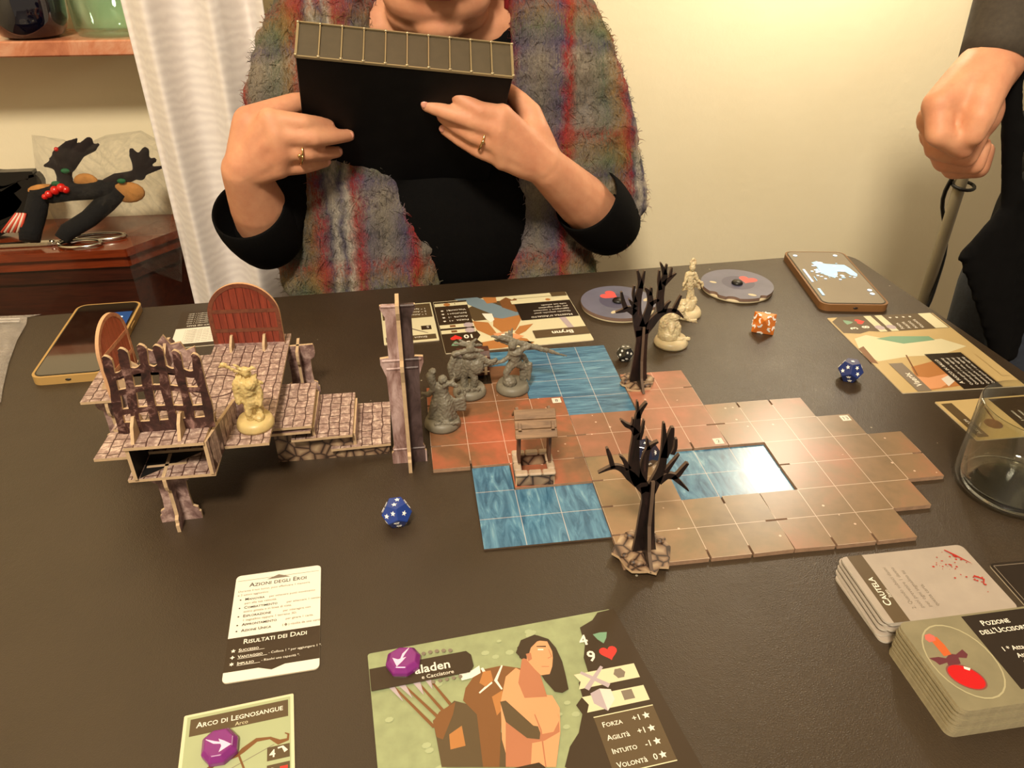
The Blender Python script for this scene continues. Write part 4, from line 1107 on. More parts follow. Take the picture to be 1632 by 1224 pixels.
# small weapon card beside it, behind the column
t, p = card('weapon_card', 'small upside-down weapon card partly behind the tall stone column', 'card', -6.42, 2.55, 1.85, 2.95, math.radians(180 + 3), mat=C_CREAM, r=.03)
p.rect(-.85, 1.0, .85, 1.35, C_DK2); p.text('Spada', -.55, 1.1, .18, C_WHT, caps=True); p.rect(-.88, -1.4, .88, -.3, C_DK2)
p.line([(-.6, .9), (.2, .3), (.6, .0)], [.03, .1, .14], C_GINK); p.rect(-.75, .35, -.4, .65, C_DK); p.text('5', -.68, .4, .2, C_WHT)
for k, s_ in enumerate(('1 * Attacca 1', '2 * Attacca 2', '1 * Sposta')): p.text(s_, -.7, -.6 - .22 * k, .16, C_WHT)
p.build(t)

# --- reference card far left behind the platform
t, p = card('reference_card', 'white and dark reference card between left phone and red arched door', 'card', -13.5, 3.15, 1.8, 2.78, math.radians(180 + 4), mat=C_WHT, r=.05)
p.rect(-.9, -1.39, .9, 0.0, C_DK); p.rect(-.9, 1.39, .9, 1.15, C_DK)
p.text('Risultati dei Dadi', 0.0, -.2, .15, C_WHT, caps=True, align='CENTER', bold=.012)
for k in range(6): p.text('Colloca 1 per aggiungere 1 dado', -.7, -.38 - .15 * k, .1, C_WHT)
for k in range(8): p.text('Durante il tuo turno, puoi effettuare 1', -.75, 1.0 - .12 * k, .085, C_GINK)
p.build(t)

# --- hero sheet on the right edge
t, p = card('hero_sheet', 'tan hero sheet on right table edge, turned towards the standing person', 'game sheet', 10.32, -1.62, 5.0, 4.0, math.radians(90 - 1.5), mat=C_SAND, r=.05)
p.zw = .03
p.px([(1362, 540), (1380, 534), (1440, 546), (1500, 540), (1540, 552), (1500, 566), (1450, 568), (1400, 576), (1372, 562)], C_CREAM)
p.px([(1396, 540), (1420, 536), (1480, 536), (1490, 542), (1440, 548)], C_TEAL)
p.px([(1368, 556), (1376, 552), (1400, 580), (1388, 578)], C_LEA)
p.px([(1452, 585), (1490, 575), (1530, 596), (1550, 612), (1470, 624)], C_LEA2); p.px([(1458, 600), (1480, 602), (1508, 596), (1530, 600), (1500, 618), (1470, 622)], C_SKIN)
p.px([(1500, 604), (1516, 596), (1528, 602), (1512, 616)], C_GREY); p.line([(1444, 566), (1462, 598)], .05, C_LEA, px=True)
# stats strip (right side of the sheet = far end)
p.uv([(1.35, 1.95), (1.25, 1.4), (1.4, 1.0), (1.28, .5), (1.35, -1.95), (2.5, -1.95), (2.5, 1.6), (2.2, 1.95)], C_DK2)
p.text('3', 1.55, 1.3, .36, C_WHT, bold=.03); p.star(2.1, 1.42, .2, C_TEAL, 3, .5, .62); p.text('8', 1.6, .85, .36, C_WHT, bold=.03); p.heart(2.1, .98, .19, C_HEART)
for yy in (.5, .08): p.rect(1.3, yy - .13, 2.5, yy + .14, C_CREAM); p.disc(1.6, yy, .17, C_LILAC, 10)
for k, a in enumerate(('Forza', 'Agilit\u00e0', 'Intuito', 'Volont\u00e0')):
    yy = -.32 - .25 * k; p.text(a, 1.42, yy, .17, C_WHT, caps=True, bold=.01); p.star(2.28, yy + .06, .07, C_WHT)
p.rect(1.35, -1.9, 2.48, -1.42, C_CREAM)
p.rect(-2.48, 1.05, -.8, 1.5, C_GINK); p.text('Vaerix', -2.2, 1.16, .3, C_WHT, bold=.02)
p.rect(-2.5, -1.25, -.35, .02, C_INK); p.text('A fuoco in ballo', -2.2, -.2, .2, C_WHT, caps=True, bold=.01)
for k in range(5): p.text('Quando giochi 1 carta, aggiungi', -2.3, -.42 - .18 * k, .13, C_WHT)
p.rect(-2.5, -1.55, -.35, -1.28, C_SAND); p.rect(-1.9, -1.9, -.5, -1.65, C_SAND)
p.build(t)
t, p = card('weapon_card', 'tan weapon card lying behind and under view of the drinking glass', 'card', 10.4, -5.62, 1.95, 2.95, math.radians(90), mat=C_SAND, r=.03)
p.rect(-.85, 1.02, .85, 1.36, C_DK2); p.text('Arcanum', -.7, 1.12, .18, C_WHT, caps=True); p.rect(-.9, -1.4, .9, -.2, C_DK)
p.disc(-.3, .5, .25, C_LEA, 12); p.line([(-.3, .4), (.5, .2)], .05, C_LEA)
for k in range(3): p.text('Attacca 1 nemico', -.75, -.5 - .22 * k, .14, C_WHT)
p.build(t)

# ------------------------------------------------------------------ decks on the right
C_SCR = flat('pale_lilac_grey_print', (158, 146, 134), .45, .06, 60)
def caut():
    cx, cy = 4.12, -11.55
    r_ = random.Random(11); n = 8
    for i in range(n):
        top = i == n - 1
        dx = (-.12, -.1, .02, -.05, .04, -.02, .05, 0)[i]; dy = (-.12, -.06, .03, .0, -.05, .04, .0, 0)[i]
        lab = 'top card of fanned grey deck, title band at left and red splatter' if top else 'plain grey-edged card in fanned deck under the red-splattered card'
        t = thing('playing_card', lab, 'card', (cx + dx, cy + dy, .004 + i * .05), math.radians((2, -1, 1.2, 0, 1, -.5, .8, .3)[i]), 'cards of the fanned grey deck')
        mb = MB(); mb.prism(roundrect(2.9, 1.85, .14), 0, .045, mi=0, side=1); mb.build('card_board', [C_SCR, flat('white_card_edge', (190, 182, 170), .6)], t)
        if top:
            p = Print((cx, cy), 0, .045)
            p.rect(-1.28, -.925, -.93, .925, C_DK2); p.text('Cautela', -1.05, -.5, .22, C_WHT, caps=True, rz=math.pi / 2, align='LEFT', bold=.012)
            p.text('Stato', -.94, -.3, .1, C_WHT, rz=math.pi / 2)
            for k, s_ in enumerate(('2. Quando subisci danni', 'puoi prevenire 1 danno', 'per ogni segnalino su', 'questa carta.')): p.text(s_, -.62 + .17 * k, -.65, .12, C_GINK, rz=math.pi / 2)
            rr = random.Random(5)
            cr = flat('blood_red_print', (168, 38, 28), .4)
            for k in range(46):
                g = rr.random(); ox_, oy_ = ((1.05, .62), (.78, .3), (1.1, -.1), (.55, .45))[k % 4]
                a = rr.uniform(0, 6.28); d = abs(rr.gauss(0, .16)); q = rr.uniform(.008, .032)
                x = min(1.38, ox_ + d * math.cos(a)); y = min(.86, oy_ + d * math.sin(a)); p.disc(x, y, q, cr, 7, q * rr.uniform(.4, 1), a)
            p.line([(.95, .8), (1.1, .6), (1.28, .35)], [.03, .05, .01], cr); p.line([(1.1, .0), (1.25, -.12), (1.15, -.25)], [.05, .04, .02], cr)
            p.build(t)
caut()
def pozione():
    cx, cy = 4.1, -13.72; n = 14; rz = math.radians(1.0)
    kc = flat('olive_grey_print', (124, 116, 90), .45, .1, 60)
    for i in range(n):
        top = i == n - 1
        lab = 'top card of thick deck, red potion bottle on pale ground' if top else 'cream-edged card inside the thick squared deck at lower right corner'
        t = thing('item_card', lab, 'card', (cx + .012 * math.sin(i * 3), cy + .012 * math.cos(i * 5), .004 + i * .055), rz, 'cards of the thick squared deck')
        mb = MB(); mb.prism(roundrect(2.95, 1.95, .16), 0, .053, mi=0, side=1); mb.build('card_board', [kc, flat('cream_card_edge', (158, 146, 116), .6, .12, 300)], t)
        if top:
            p = Print((cx, cy), rz, .053); p.zw = .77
            p.rect(-.15, -.72, 1.47, .93, C_INK); p.text('Pozione', .42, .66, .17, C_WHT, caps=True, align='CENTER', bold=.012); p.text('dell\u2019Uccisore', .45, .47, .17, C_WHT, caps=True, align='CENTER', bold=.012)
            for k, s_ in enumerate(('1 * Attacca 1 nemico', 'Attacca 2 nemici', 'Attacca 3 nemici')): p.text(s_, .1 + .18 * (k > 0), .06 - .17 * k, .14, C_WHT, bold=.008)
            lg = flat('halo_print', (162, 154, 122), .45); p.disc(-.78, .0, .62, lg, 28, .82); p.disc(-.78, .0, .595, kc, 28, .79)
            circ = lambda cx_, cy_, rx_, ry_, tl: [(cx_ + rx_ * math.cos(q) - tl * math.sin(q) * ry_, cy_ + ry_ * math.sin(q) + .3 * rx_ * math.cos(q)) for q in [i * math.pi / 12 for i in range(24)]]
            p.px(circ(1539, 1079, 33, 19, -.3), flat('bottle_rim_print', (120, 66, 60), .4)); p.px(circ(1539, 1079, 30, 17, -.3), flat('potion_red_print', (186, 22, 26), .3))
            p.px([(1479, 1049), (1494, 1047), (1506, 1049), (1512, 1042), (1522, 1043), (1532, 1035), (1541, 1043), (1539, 1049), (1526, 1048), (1530, 1058), (1510, 1061), (1508, 1056), (1496, 1060), (1490, 1055)], flat('plum_print', (92, 40, 48), .4))
            p.px([(1480, 1018), (1491, 1015), (1504, 1028), (1515, 1043), (1503, 1046), (1490, 1030)], flat('amber_print', (186, 88, 40), .4))
            p.px([(1472, 1012), (1480, 1010), (1488, 1014), (1490, 1021), (1480, 1024), (1473, 1019)], flat('rose_print', (190, 96, 84), .4)); p.px([(1534, 1062), (1545, 1065), (1544, 1069), (1535, 1066)], C_WHT)
            p.build(t)
pozione()
t, p = card('item_card', 'black card with thin light border right of the fanned deck', 'card', 7.62, -11.85, 3.0, 1.8, math.radians(-1), mat=C_INK, r=.12)
p.line([(-1.42, .82), (1.42, .82)], .02, C_GINK); p.line([(-1.42, .82), (-1.42, -.82)], .02, C_GINK); p.build(t)

# purple crystal counters
def token(label, x, y, z, rz):
    m = flat('purple_plastic', (122, 38, 118), .25, .1, 60, coat=.3, sss=.1)
    t = thing('counter', label, 'token', (x, y, z), rz, 'purple crystal counters')
    P = [(q_[0] * .82, q_[1] * .82) for q_ in ((-.42, -.02), (-.34, .26), (-.06, .38), (.3, .3), (.42, .06), (.34, -.26), (.04, -.4), (-.28, -.32))]
    vs = [(a, b, 0) for a, b in P] + [(a, b, .1) for a, b in P] + [(a * .74, b * .74, .2) for a, b in P]; n = 8
    fs = [list(range(n))[::-1], list(range(2 * n, 3 * n))] + [(i, (i + 1) % n, n + (i + 1) % n, n + i) for i in range(n)] + [(n + i, n + (i + 1) % n, 2 * n + (i + 1) % n, 2 * n + i) for i in range(n)]
    mb = MB(); mb.add(vs, fs); mb.build('body', m, t, bevel=.02)
    p = Print((0, 0), 0, .2); c = flat('lilac_white_print', (226, 190, 220), .4)
    p.line([(.14, .18), (.02, .06), (-.06, -.08)], [.01, .05, .03], c); p.uv([(-.14, -.2), (-.2, .02), (-.1, -.04), (.06, -.02), (-.02, -.1)], c); p.build(t, 'arrow_mark')
token('purple crystal counter lying on the green hero sheet name ribbon', -6.86, -11.86, .055, .1)
token('purple crystal counter lying on the bow weapon card', -10.05, -13.2, .04, 1.9)

# ------------------------------------------------------------------ dials
def dial(label, x, y, rz):
    t = thing('life_dial', label, 'dial', (x, y, .003), rz, 'blue grey life dials')
    m = flat('slate_blue_print', (98, 98, 116), .35, .14, 30); e = flat('dial_edge', (120, 96, 84), .6)
    def circ(r, n=48): return [(r * math.cos(i * 2 * math.pi / n), r * math.sin(i * 2 * math.pi / n)) for i in range(n)]
    mb = MB(); mb.lathe([(0, 0), (1.32, 0), (1.34, .03), (1.34, .07), (1.32, .1), (0, .1)], 48); mb.build('lower_disc', flat('dial_pale_print', (196, 182, 150), .5), t)
    # upper disc with bites cut from its rim so the lower disc shows
    pts = []
    for i in range(120):
        a = i * 2 * math.pi / 120; r = 1.36
        for c_, w_ in ((-1.45, .16), (-2.0, .12), (-.55, .1)):
            d = abs((a - c_ + math.pi) % (2 * math.pi) - math.pi)
            if d < w_: r -= .13 * math.sqrt(1 - (d / w_) ** 2)
        pts.append((r * math.cos(a), r * math.sin(a)))
    mb = MB(); mb.prism(pts, .1, .21, mi=0, side=1); mb.build('upper_disc', [m, e], t)
    p = Print((0, 0), 0, .21); p.disc(.02, .1, .62, flat('dial_shade_print', (78, 76, 98), .35), 30); p.heart(.28, .54, .36, flat('dial_heart_print', (214, 84, 80), .4))
    cr = flat('dial_pale_print', (196, 182, 150), .5)
    p.disc(-.85, -.3, .14, cr, 12, .08); p.disc(.75, -.75, .16, cr, 12, .09, 2); p.build(t)
    mb = MB(); mb.lathe([(.2, .2), (.22, .25), (.18, .31), (0, .33)], 24); mb.build('rivet', flat('black_rivet', (18, 16, 15), .4), t)
    return t
dial('blue grey round life dial with heart behind the rear tree', 1.22, 2.86, .8)
dial('blue grey round life dial with heart beside the tall pale figure', 6.15, 3.8, -.62)

# ------------------------------------------------------------------ phones
def phone(label, corners, casec, th, screen, rim):
    # corners given on the table: top-left, top-right, bottom-right, bottom-left
    c = [Vector(q) for q in corners]
    ctr = sum(c, Vector((0, 0))) / 4; upv = ((c[0] + c[1]) - (c[2] + c[3])); h = upv.length / 2; w_ = ((c[1] - c[0]).length + (c[2] - c[3]).length) / 2
    rz = math.atan2(upv.y, upv.x) - math.pi / 2
    t = thing('smartphone', label, 'phone', (ctr.x, ctr.y, .003), rz)
    mb = MB(); mb.prism(roundrect(w_, h, .34, 8), 0, th); mb.build('case', casec, t, bevel=.09)
    mb = MB(); mb.prism(roundrect(w_ - .16, h - .16, .27, 8), th - .01, th + .012); mb.build('bezel', rim, t)
    mb = MB(); mb.prism(roundrect(w_ - .24, h - .24, .24, 8), th + .0, th + .018); g = mb.build('screen_glass', screen, t)
    mb = MB(); mb.box((w_ / 2 + .005, h * .18, th * .5), (.03, .5, .09), ch=.01); mb.box((w_ / 2 + .005, h * .02, th * .5), (.03, .25, .09), ch=.01); mb.build('side_button', casec, t)
    mb = MB(); mb.ell((0, -h / 2 - .0, th * .5), (.09, .03, .04)); mb.build('charging_port', M_INK, t)
    return t, ctr, rz, w_, h
black = flat('black_screen_glass', (8, 8, 10), .06, coat=1)
t, ctr, rz, w_, h = phone('phone in cream yellow case at left table edge, dark screen with blue corner', ((-18.1, 5.1), (-15.97, 4.95), (-15.72, -.1), (-17.95, -.08)), flat('cream_silicone', (176, 140, 82), .5), .27, black, flat('screen_rim', (30, 26, 20), .3))
p = Print(ctr, rz, .29)
p.rect(.25, .55, .95, 1.7, flat('blue_screen_light', (28, 66, 120), .2, emit=.35)); p.disc(.6, 1.1, .12, flat('white_screen_light', (200, 224, 240), .2, emit=.8), 8); p.disc(.66, 1.3, .06, flat('white_screen_light', (200, 224, 240), .2, emit=.8), 8)
p.build(t, 'screen_image')
grey = flat('lit_grey_screen', (96, 84, 72), .12, coat=1, emit=.25)
t, ctr, rz, w_, h = phone('phone in brown case at far right, lit screen showing pale blue map', ((9.2, 6.35), (11.75, 6.28), (10.9, 1.32), (8.45, 1.36)), flat('brown_case', (122, 84, 48), .4), .27, grey, flat('screen_rim', (30, 26, 20), .3))
p = Print(ctr, rz, .29)
ice = flat('pale_blue_screen_light', (150, 190, 214), .2, emit=.7); ice2 = flat('bright_ice_screen_light', (206, 232, 244), .2, emit=.8); wl_ = flat('white_screen_light', (200, 224, 240), .2, emit=.8)
r_ = random.Random(9)
p.uv([(-.45, 1.3), (-.2, 1.45), (.05, 1.2), (.3, 1.15), (.8, 1.1), (.9, .8), (1.0, .2), (.9, -.05), (.7, .1), (.6, .4), (.3, .45), (.2, .1), (.0, -.2), (-.3, .1), (-.4, .4), (-.35, .8)], ice)
for k in range(26):
    x = r_.uniform(-.5, .95); y = r_.uniform(-.2, 1.3); q = r_.uniform(.03, .11); p.disc(x, y, q, ice2 if k % 2 else ice, 6, q * .6, r_.uniform(0, 3))
p.rect(-1.02, -.6, -.94, .6, wl_); p.rect(-1.0, -1.8, -.9, -1.2, ice); p.rect(-.8, -.5, -.77, -.1, ice)
for x, y in ((-.9, 2.0), (.75, 2.05), (.92, -1.3), (.9, -1.62)): p.disc(x, y, .09, wl_, 10)
for x, y in ((-.55, .3), (-.6, .0), (-.7, .4), (-.4, -.3), (.15, -.35)): p.disc(x, y, .06, ice2, 6)
p.build(t, 'screen_image')

# ------------------------------------------------------------------ dice
def star_pts(r, n=5): return [(r * (1 if i % 2 == 0 else .45) * math.cos(math.pi / 2 + math.pi * i / n), r * (1 if i % 2 == 0 else .45) * math.sin(math.pi / 2 + math.pi * i / n)) for i in range(2 * n)]
def die(kind, label, x, y, z, rot, r, mat, group=None):
    phi = (1 + 5 ** .5) / 2
    if kind == 12:
        pts = [(a, b, c) for a in (-1, 1) for b in (-1, 1) for c in (-1, 1)]
        for a in (-1, 1):
            for b in (-1, 1): pts += [(0, a / phi, b * phi), (a / phi, b * phi, 0), (a * phi, 0, b / phi)]
        k = r / math.sqrt(3)
    else:
        pts = [(1, 0, 0), (-1, 0, 0), (0, 1, 0), (0, -1, 0), (0, 0, 1), (0, 0, -1)]; k = r
    bm = bmesh.new()
    for p in pts: bm.verts.new(Vector(p) * k)
    bmesh.ops.convex_hull(bm, input=bm.verts)
    bmesh.ops.dissolve_limit(bm, angle_limit=.05, verts=bm.verts, edges=bm.edges)
    faces = [([v.co.copy() for v in f.verts], f.calc_center_median().copy(), f.normal.copy()) for f in bm.faces]
    bm.verts.index_update()
    vs = [v.co.copy() for v in bm.verts]; fs = [[v.index for v in f.verts] for f in bm.faces]; bm.free()
    # rest on its lowest face: turn the face whose normal points most downwards straight down
    Rm = Euler(rot).to_matrix(); low = min(faces, key=lambda f: (Rm @ f[2]).z); q = (Rm @ low[2]).rotation_difference(Vector((0, 0, -1))).to_matrix(); Rm = q @ Rm
    zmin = min((Rm @ v).z for v in vs)
    t = thing('die', label, 'die', (x, y, z - zmin), 0, group, rot=Rm.to_euler())
    mb = MB(); mb.add(vs, fs); mb.build('body', mat, t, bevel=r * .035)
    mb = MB(); rr = random.Random(int(x * 7 + 3))
    for c_, ce_, nn in faces:
        if nn.dot(ce_) < 0: nn = -nn
        X = (c_[0] - ce_).normalized(); Y = nn.cross(X); a = rr.uniform(0, 6.28)
        M = Matrix((( X.x, Y.x, nn.x, ce_.x + nn.x * .006), (X.y, Y.y, nn.y, ce_.y + nn.y * .006), (X.z, Y.z, nn.z, ce_.z + nn.z * .006), (0, 0, 0, 1))) @ Matrix.Rotation(a, 4, 'Z')
        ns = 2 if rr.random() < .75 or kind == 8 else 1
        for j in range(ns):
            off = Matrix.Translation(((j - .5) * r * .42 if ns == 2 else 0, (j - .5) * r * .22 if ns == 2 else 0, 0))
            if kind == 12: mb.prism(star_pts(r * .17), 0, .008, M @ off)
            else:
                for q_ in range(3):
                    M2 = M @ Matrix.Rotation(q_ * 2.0944, 4, 'Z') @ Matrix.Translation((r * .34, 0, 0)) @ Matrix.Rotation(.5, 4, 'Z')
                    mb.prism([(-.03, -.1), (.02, -.11), (.03, .02), (.1, .04), (.02, .1), (-.05, .03)], 0, .008, M2)
                break
    mb.build('markings', flat('die_white_paint', (244, 242, 236), .4), t)
    return t
def dmat(n, c): return flat(n, c, .16, .06, 60, coat=.6, sss=.05)
die(12, 'blue twelve-sided die with white stars alone on leatherette left of water tile', -6.93, -7.75, 0.003, (.3, .2, .5), .385, dmat('blue_die_plastic', (14, 52, 132)))
die(12, 'dark blue twelve-sided die with white stars lying near the right hero sheet', 7.05, -3.05, 0.003, (.1, .4, 1.1), .4, dmat('navy_die_plastic', (16, 40, 104)))
die(12, 'dark blue die with white stars behind the front tree trunk on tile', -.52, -6.45, ZL, (.7, .1, .2), .4, dmat('dark_navy_die_plastic', (12, 20, 52)))
die(12, 'black shiny die half hidden behind the rear tree trunk', .45, -.95, 0.003, (.2, .9, .2), .3, dmat('black_die_plastic', (14, 13, 14)))
die(8, 'orange eight-sided die with pale symbols near the blue dials', 5.72, .35, 0.003, (.3, .2, .9), .53, dmat('orange_die_plastic', (208, 112, 30)))

# ------------------------------------------------------------------ drinking glass
def tumbler():
    t = thing('drinking_glass', 'empty clear glass tumbler standing at right edge of the picture', 'glass', (8.42, -8.6, .004))
    prof = [(0, .0), (.95, 0), (1.15, .03), (1.29, .14), (1.335, .3), (1.345, .6), (1.35, 1.4), (1.352, 2.3), (1.345, 2.42), (1.315, 2.44), (1.29, 2.40), (1.285, 1.4), (1.27, .5), (1.2, .3), (1.02, .2), (.7, .17), (0, .16)]
    mb = MB(); mb.lathe(prof, 64, cap=False); o = mb.build('glass_body', M_GLASS, t)
    mb = MB(); mb.lathe([(0, .035), (.9, .035), (1.12, .07), (1.2, .17), (1.1, .21), (.8, .15), (0, .13)], 64, cap=False); mb.build('thick_base', glassmat('solid_glass', (.96, .97, .94, 1)), t)
    # small white printed patch low on the far-right side
    mb = MB(); vs = []; a0 = math.radians(-95)
    for i in range(15):
        a = a0 + math.radians(42) * i / 14; u = (i - 7) / 7; hgt = .28 * math.sqrt(max(0, 1 - u * u)) + .01
        vs += [(1.362 * math.cos(a), 1.362 * math.sin(a), .72 - hgt), (1.362 * math.cos(a), 1.362 * math.sin(a), .72 + hgt)]
    mb.add(vs, [(2 * i, 2 * i + 2, 2 * i + 3, 2 * i + 1) for i in range(14)], sm=True)
    mb.build('printed_patch', flat('pale_pink_print', (206, 186, 172), .5), t)
tumbler()

# ------------------------------------------------------------------ zip bag on the left edge
def zipbag():
    t = thing('zip_bag', 'clear zip bag with small grey pieces at the left table edge', 'plastic bag', (-20.6, 1.8, .02))
    out = [(-3.2, 3.1), (.75, 3.0), (.95, 2.4), (1.1, 1.2), (1.45, -.4), (1.9, -2.0), (2.2, -2.9), (1.2, -3.4), (-3.2, -3.4)]
    def inside(x, y):
        c = False; n = len(out)
        for i in range(n):
            a, b = out[i], out[(i + 1) % n]
            if (a[1] > y) != (b[1] > y) and x < (b[0] - a[0]) * (y - a[1]) / (b[1] - a[1]) + a[0]: c = not c
        return c
    vs = []; fs = []; G = 34
    xs = [-3.2 + 5.5 * i / G for i in range(G + 1)]; ys = [-3.4 + 6.5 * j / G for j in range(G + 1)]
    right = lambda y: next((out[i][0] + (out[i + 1][0] - out[i][0]) * (y - out[i][1]) / (out[i + 1][1] - out[i][1]) for i in range(1, 6) if out[i + 1][1] <= y <= out[i][1]), 1.2)
    for sgn in (1, 0):
        b0 = len(vs)
        for j, y in enumerate(ys):
            rx = right(y)
            for i in range(G + 1):
                u = i / G; x = -3.2 + (rx + 3.2) * u
                e = min(u * 3, (1 - u) * 4, 1) * min(1, (3.1 - y) * 1.2, (y + 3.4) * 2)
                z = (.1 + .42 * max(0, e) * (1 if y < 0 else .35) + .06 * max(0, e) * math.sin(x * 6 + y * 4) * math.cos(y * 7 - x * 2)) if sgn else .01
                vs.append((x, y, z if e > 0 else .02))
        for j in range(G):
            for i in range(G):
                a = b0 + j * (G + 1) + i; fs.append((a, a + 1, a + G + 2, a + G + 1))
    mb = MB(); mb.add(vs, fs, sm=True); mb.build('film', film('thick_plastic_film', .42, (214, 205, 196)), t)
    mb = MB(); mb.tube([(-3.2, 2.65, .2), (.7, 2.6, .12)], .04, 6); mb.tube([(-3.2, 2.45, .22), (.75, 2.4, .12)], .04, 6); mb.build('zip_strip', flat('milky_plastic', (200, 192, 182), .3), t)
    r_ = random.Random(8)
    for k in range(9):
        x = r_.uniform(.1, 1.5); y = r_.uniform(-2.7, -.8)
        s_ = tag(MB().box((0, 0, 0), (r_.uniform(.2, .4), r_.uniform(.12, .25), .14), ch=.04).build('plastic_piece', flat('grey_piece', (132, 128, 122), .5) if k % 2 else flat('dark_piece', (48, 44, 40), .5)),
                 'small pale grey plastic piece inside the clear zip bag' if k % 2 else 'small dark brown plastic piece inside the clear zip bag', 'game piece', 'small pieces in the zip bag')
        s_.location = L(-20.6 + x, 1.8 + y, .12); s_.rotation_euler = (0, 0, r_.uniform(0, 3))
zipbag()

# ================================================================== MINIATURES
M_GREYP = flat('grey_figure_plastic', (112, 106, 92), .5, .12, 120)
M_CREAMP = flat('cream_figure_plastic', (196, 172, 116), .4, .1, 120, sss=.15)
M_PALEP = flat('pale_figure_plastic', (202, 186, 150), .35, .08, 120, sss=.2)
def base_disc(t, r, m, h=.17):
    mb = MB(); mb.lathe([(0, 0), (r, 0), (r * 1.02, h * .3), (r * .98, h * .6), (r * .88, h), (0, h)], 36); mb.build('base', m, t)
def mini(label, x, y, z, rz, m, sculpt, r=.52, sc=(1, 1, 1), mound=None, group=None, vox=.026, h=.24):
    t = thing('figurine', label, 'figurine', (x, y, z), rz, group)
    base_disc(t, r, m, h)
    def full(mb):
        sculpt(mb, h); k0 = Vector((sc[0], sc[1], sc[2])); mb.v = [Vector((v.x * k0.x, v.y * k0.y, h + (v.z - h) * k0.z)) for v in mb.v]
    blob('sculpted_figure', full, vox, m, t, smooth=2, rough=(.0016, .0022))
    return t
def E_(mb, c, r, R=None): mb.ell(c, r, n=12, R=R)
def sc_brute(mb, h):      # hunched horned figure seen from behind, weapon raised
    limb(mb, [(.18, .05, h), (.22, .1, h + .22), (.02, .05, h + .5)], [.13, .12, .2]); limb(mb, [(-.1, -.1, h), (-.12, -.12, h + .25), (-.05, 0, h + .5)], [.12, .12, .2])
    E_(mb, (.18, -.12, h + .05), (.17, .2, .1)); E_(mb, (.02, 0, h + .52), (.27, .22, .22)); E_(mb, (-.02, .0, h + .85), (.26, .22, .32)); E_(mb, (.1, -.1, h + 1.05), (.2, .18, .16))
    limb(mb, [(.2, 0, h + 1.1), (.34, -.05, h + .75), (.3, -.18, h + .45)], [.12, .1, .08])
    limb(mb, [(-.22, 0, h + 1.05), (-.38, .05, h + .8), (-.36, -.05, h + .55)], [.14, .12, .1])
    E_(mb, (0, .05, h + 1.36), (.14, .15, .15)); E_(mb, (-.3, .06, h + .9), (.2, .16, .3))
    limb(mb, [(.05, 0, h + 1.42), (.25, -.02, h + 1.5), (.36, -.02, h + 1.44)], [.06, .05, .03]); limb(mb, [(-.05, 0, h + 1.42), (-.2, 0, h + 1.56), (-.3, 0, h + 1.62)], [.06, .05, .03])
    limb(mb, [(-.72, 0, h + 1.58), (-.6, 0, h + 1.66), (-.4, 0, h + 1.5), (.1, .1, h + 1.2), (.44, .1, h + .95)], [.04, .07, .05, .04, .04])
    for i in range(8): limb(mb, [(-.25 + .07 * i, .1, h + 1.1 + .06 * math.sin(i * 2)), (-.34 + .09 * i, .2, h + 1.25 + .1 * math.sin(i * 1.7))], [.07, .03], n=6)
def sc_wing(mb, h):       # bulky figure with rounded shield wing and long arm
    limb(mb, [(.12, -.05, h), (.16, -.1, h + .3), (.04, 0, h + .62)], [.11, .1, .16]); limb(mb, [(-.14, .05, h), (-.16, .05, h + .3), (-.04, 0, h + .6)], [.12, .1, .16])
    E_(mb, (0, 0, h + .8), (.22, .2, .3)); E_(mb, (.02, -.05, h + 1.12), (.24, .18, .16)); E_(mb, (.05, -.12, h + 1.34), (.12, .13, .14))
    E_(mb, (-.34, .02, h + .65), (.2, .14, .42)); limb(mb, [(-.5, .0, h + .3), (-.52, 0, h + .7), (-.4, 0, h + 1.0)], [.08, .12, .12])
    limb(mb, [(.2, -.05, h + 1.1), (.42, -.08, h + .95), (.6, -.1, h + .82), (.78, -.1, h + .9)], [.11, .09, .08, .06])
    E_(mb, (.24, -.16, h + .72), (.2, .1, .24))
    for i in range(6): limb(mb, [(.02, 0, h + 1.4), (-.4 + .16 * i, .1, h + 1.42 + .12 * math.sin(i * 2.1))], [.07, .035], n=6)
    limb(mb, [(-.42, -.1, h + 1.18), (.05, -.14, h + 1.32), (.4, -.1, h + 1.24)], [.09, .07, .05])
    for i in range(5): limb(mb, [(-.35 + .13 * i, -.3, h), (-.33 + .15 * i, -.36, h + .12)], [.07, .05], n=6)
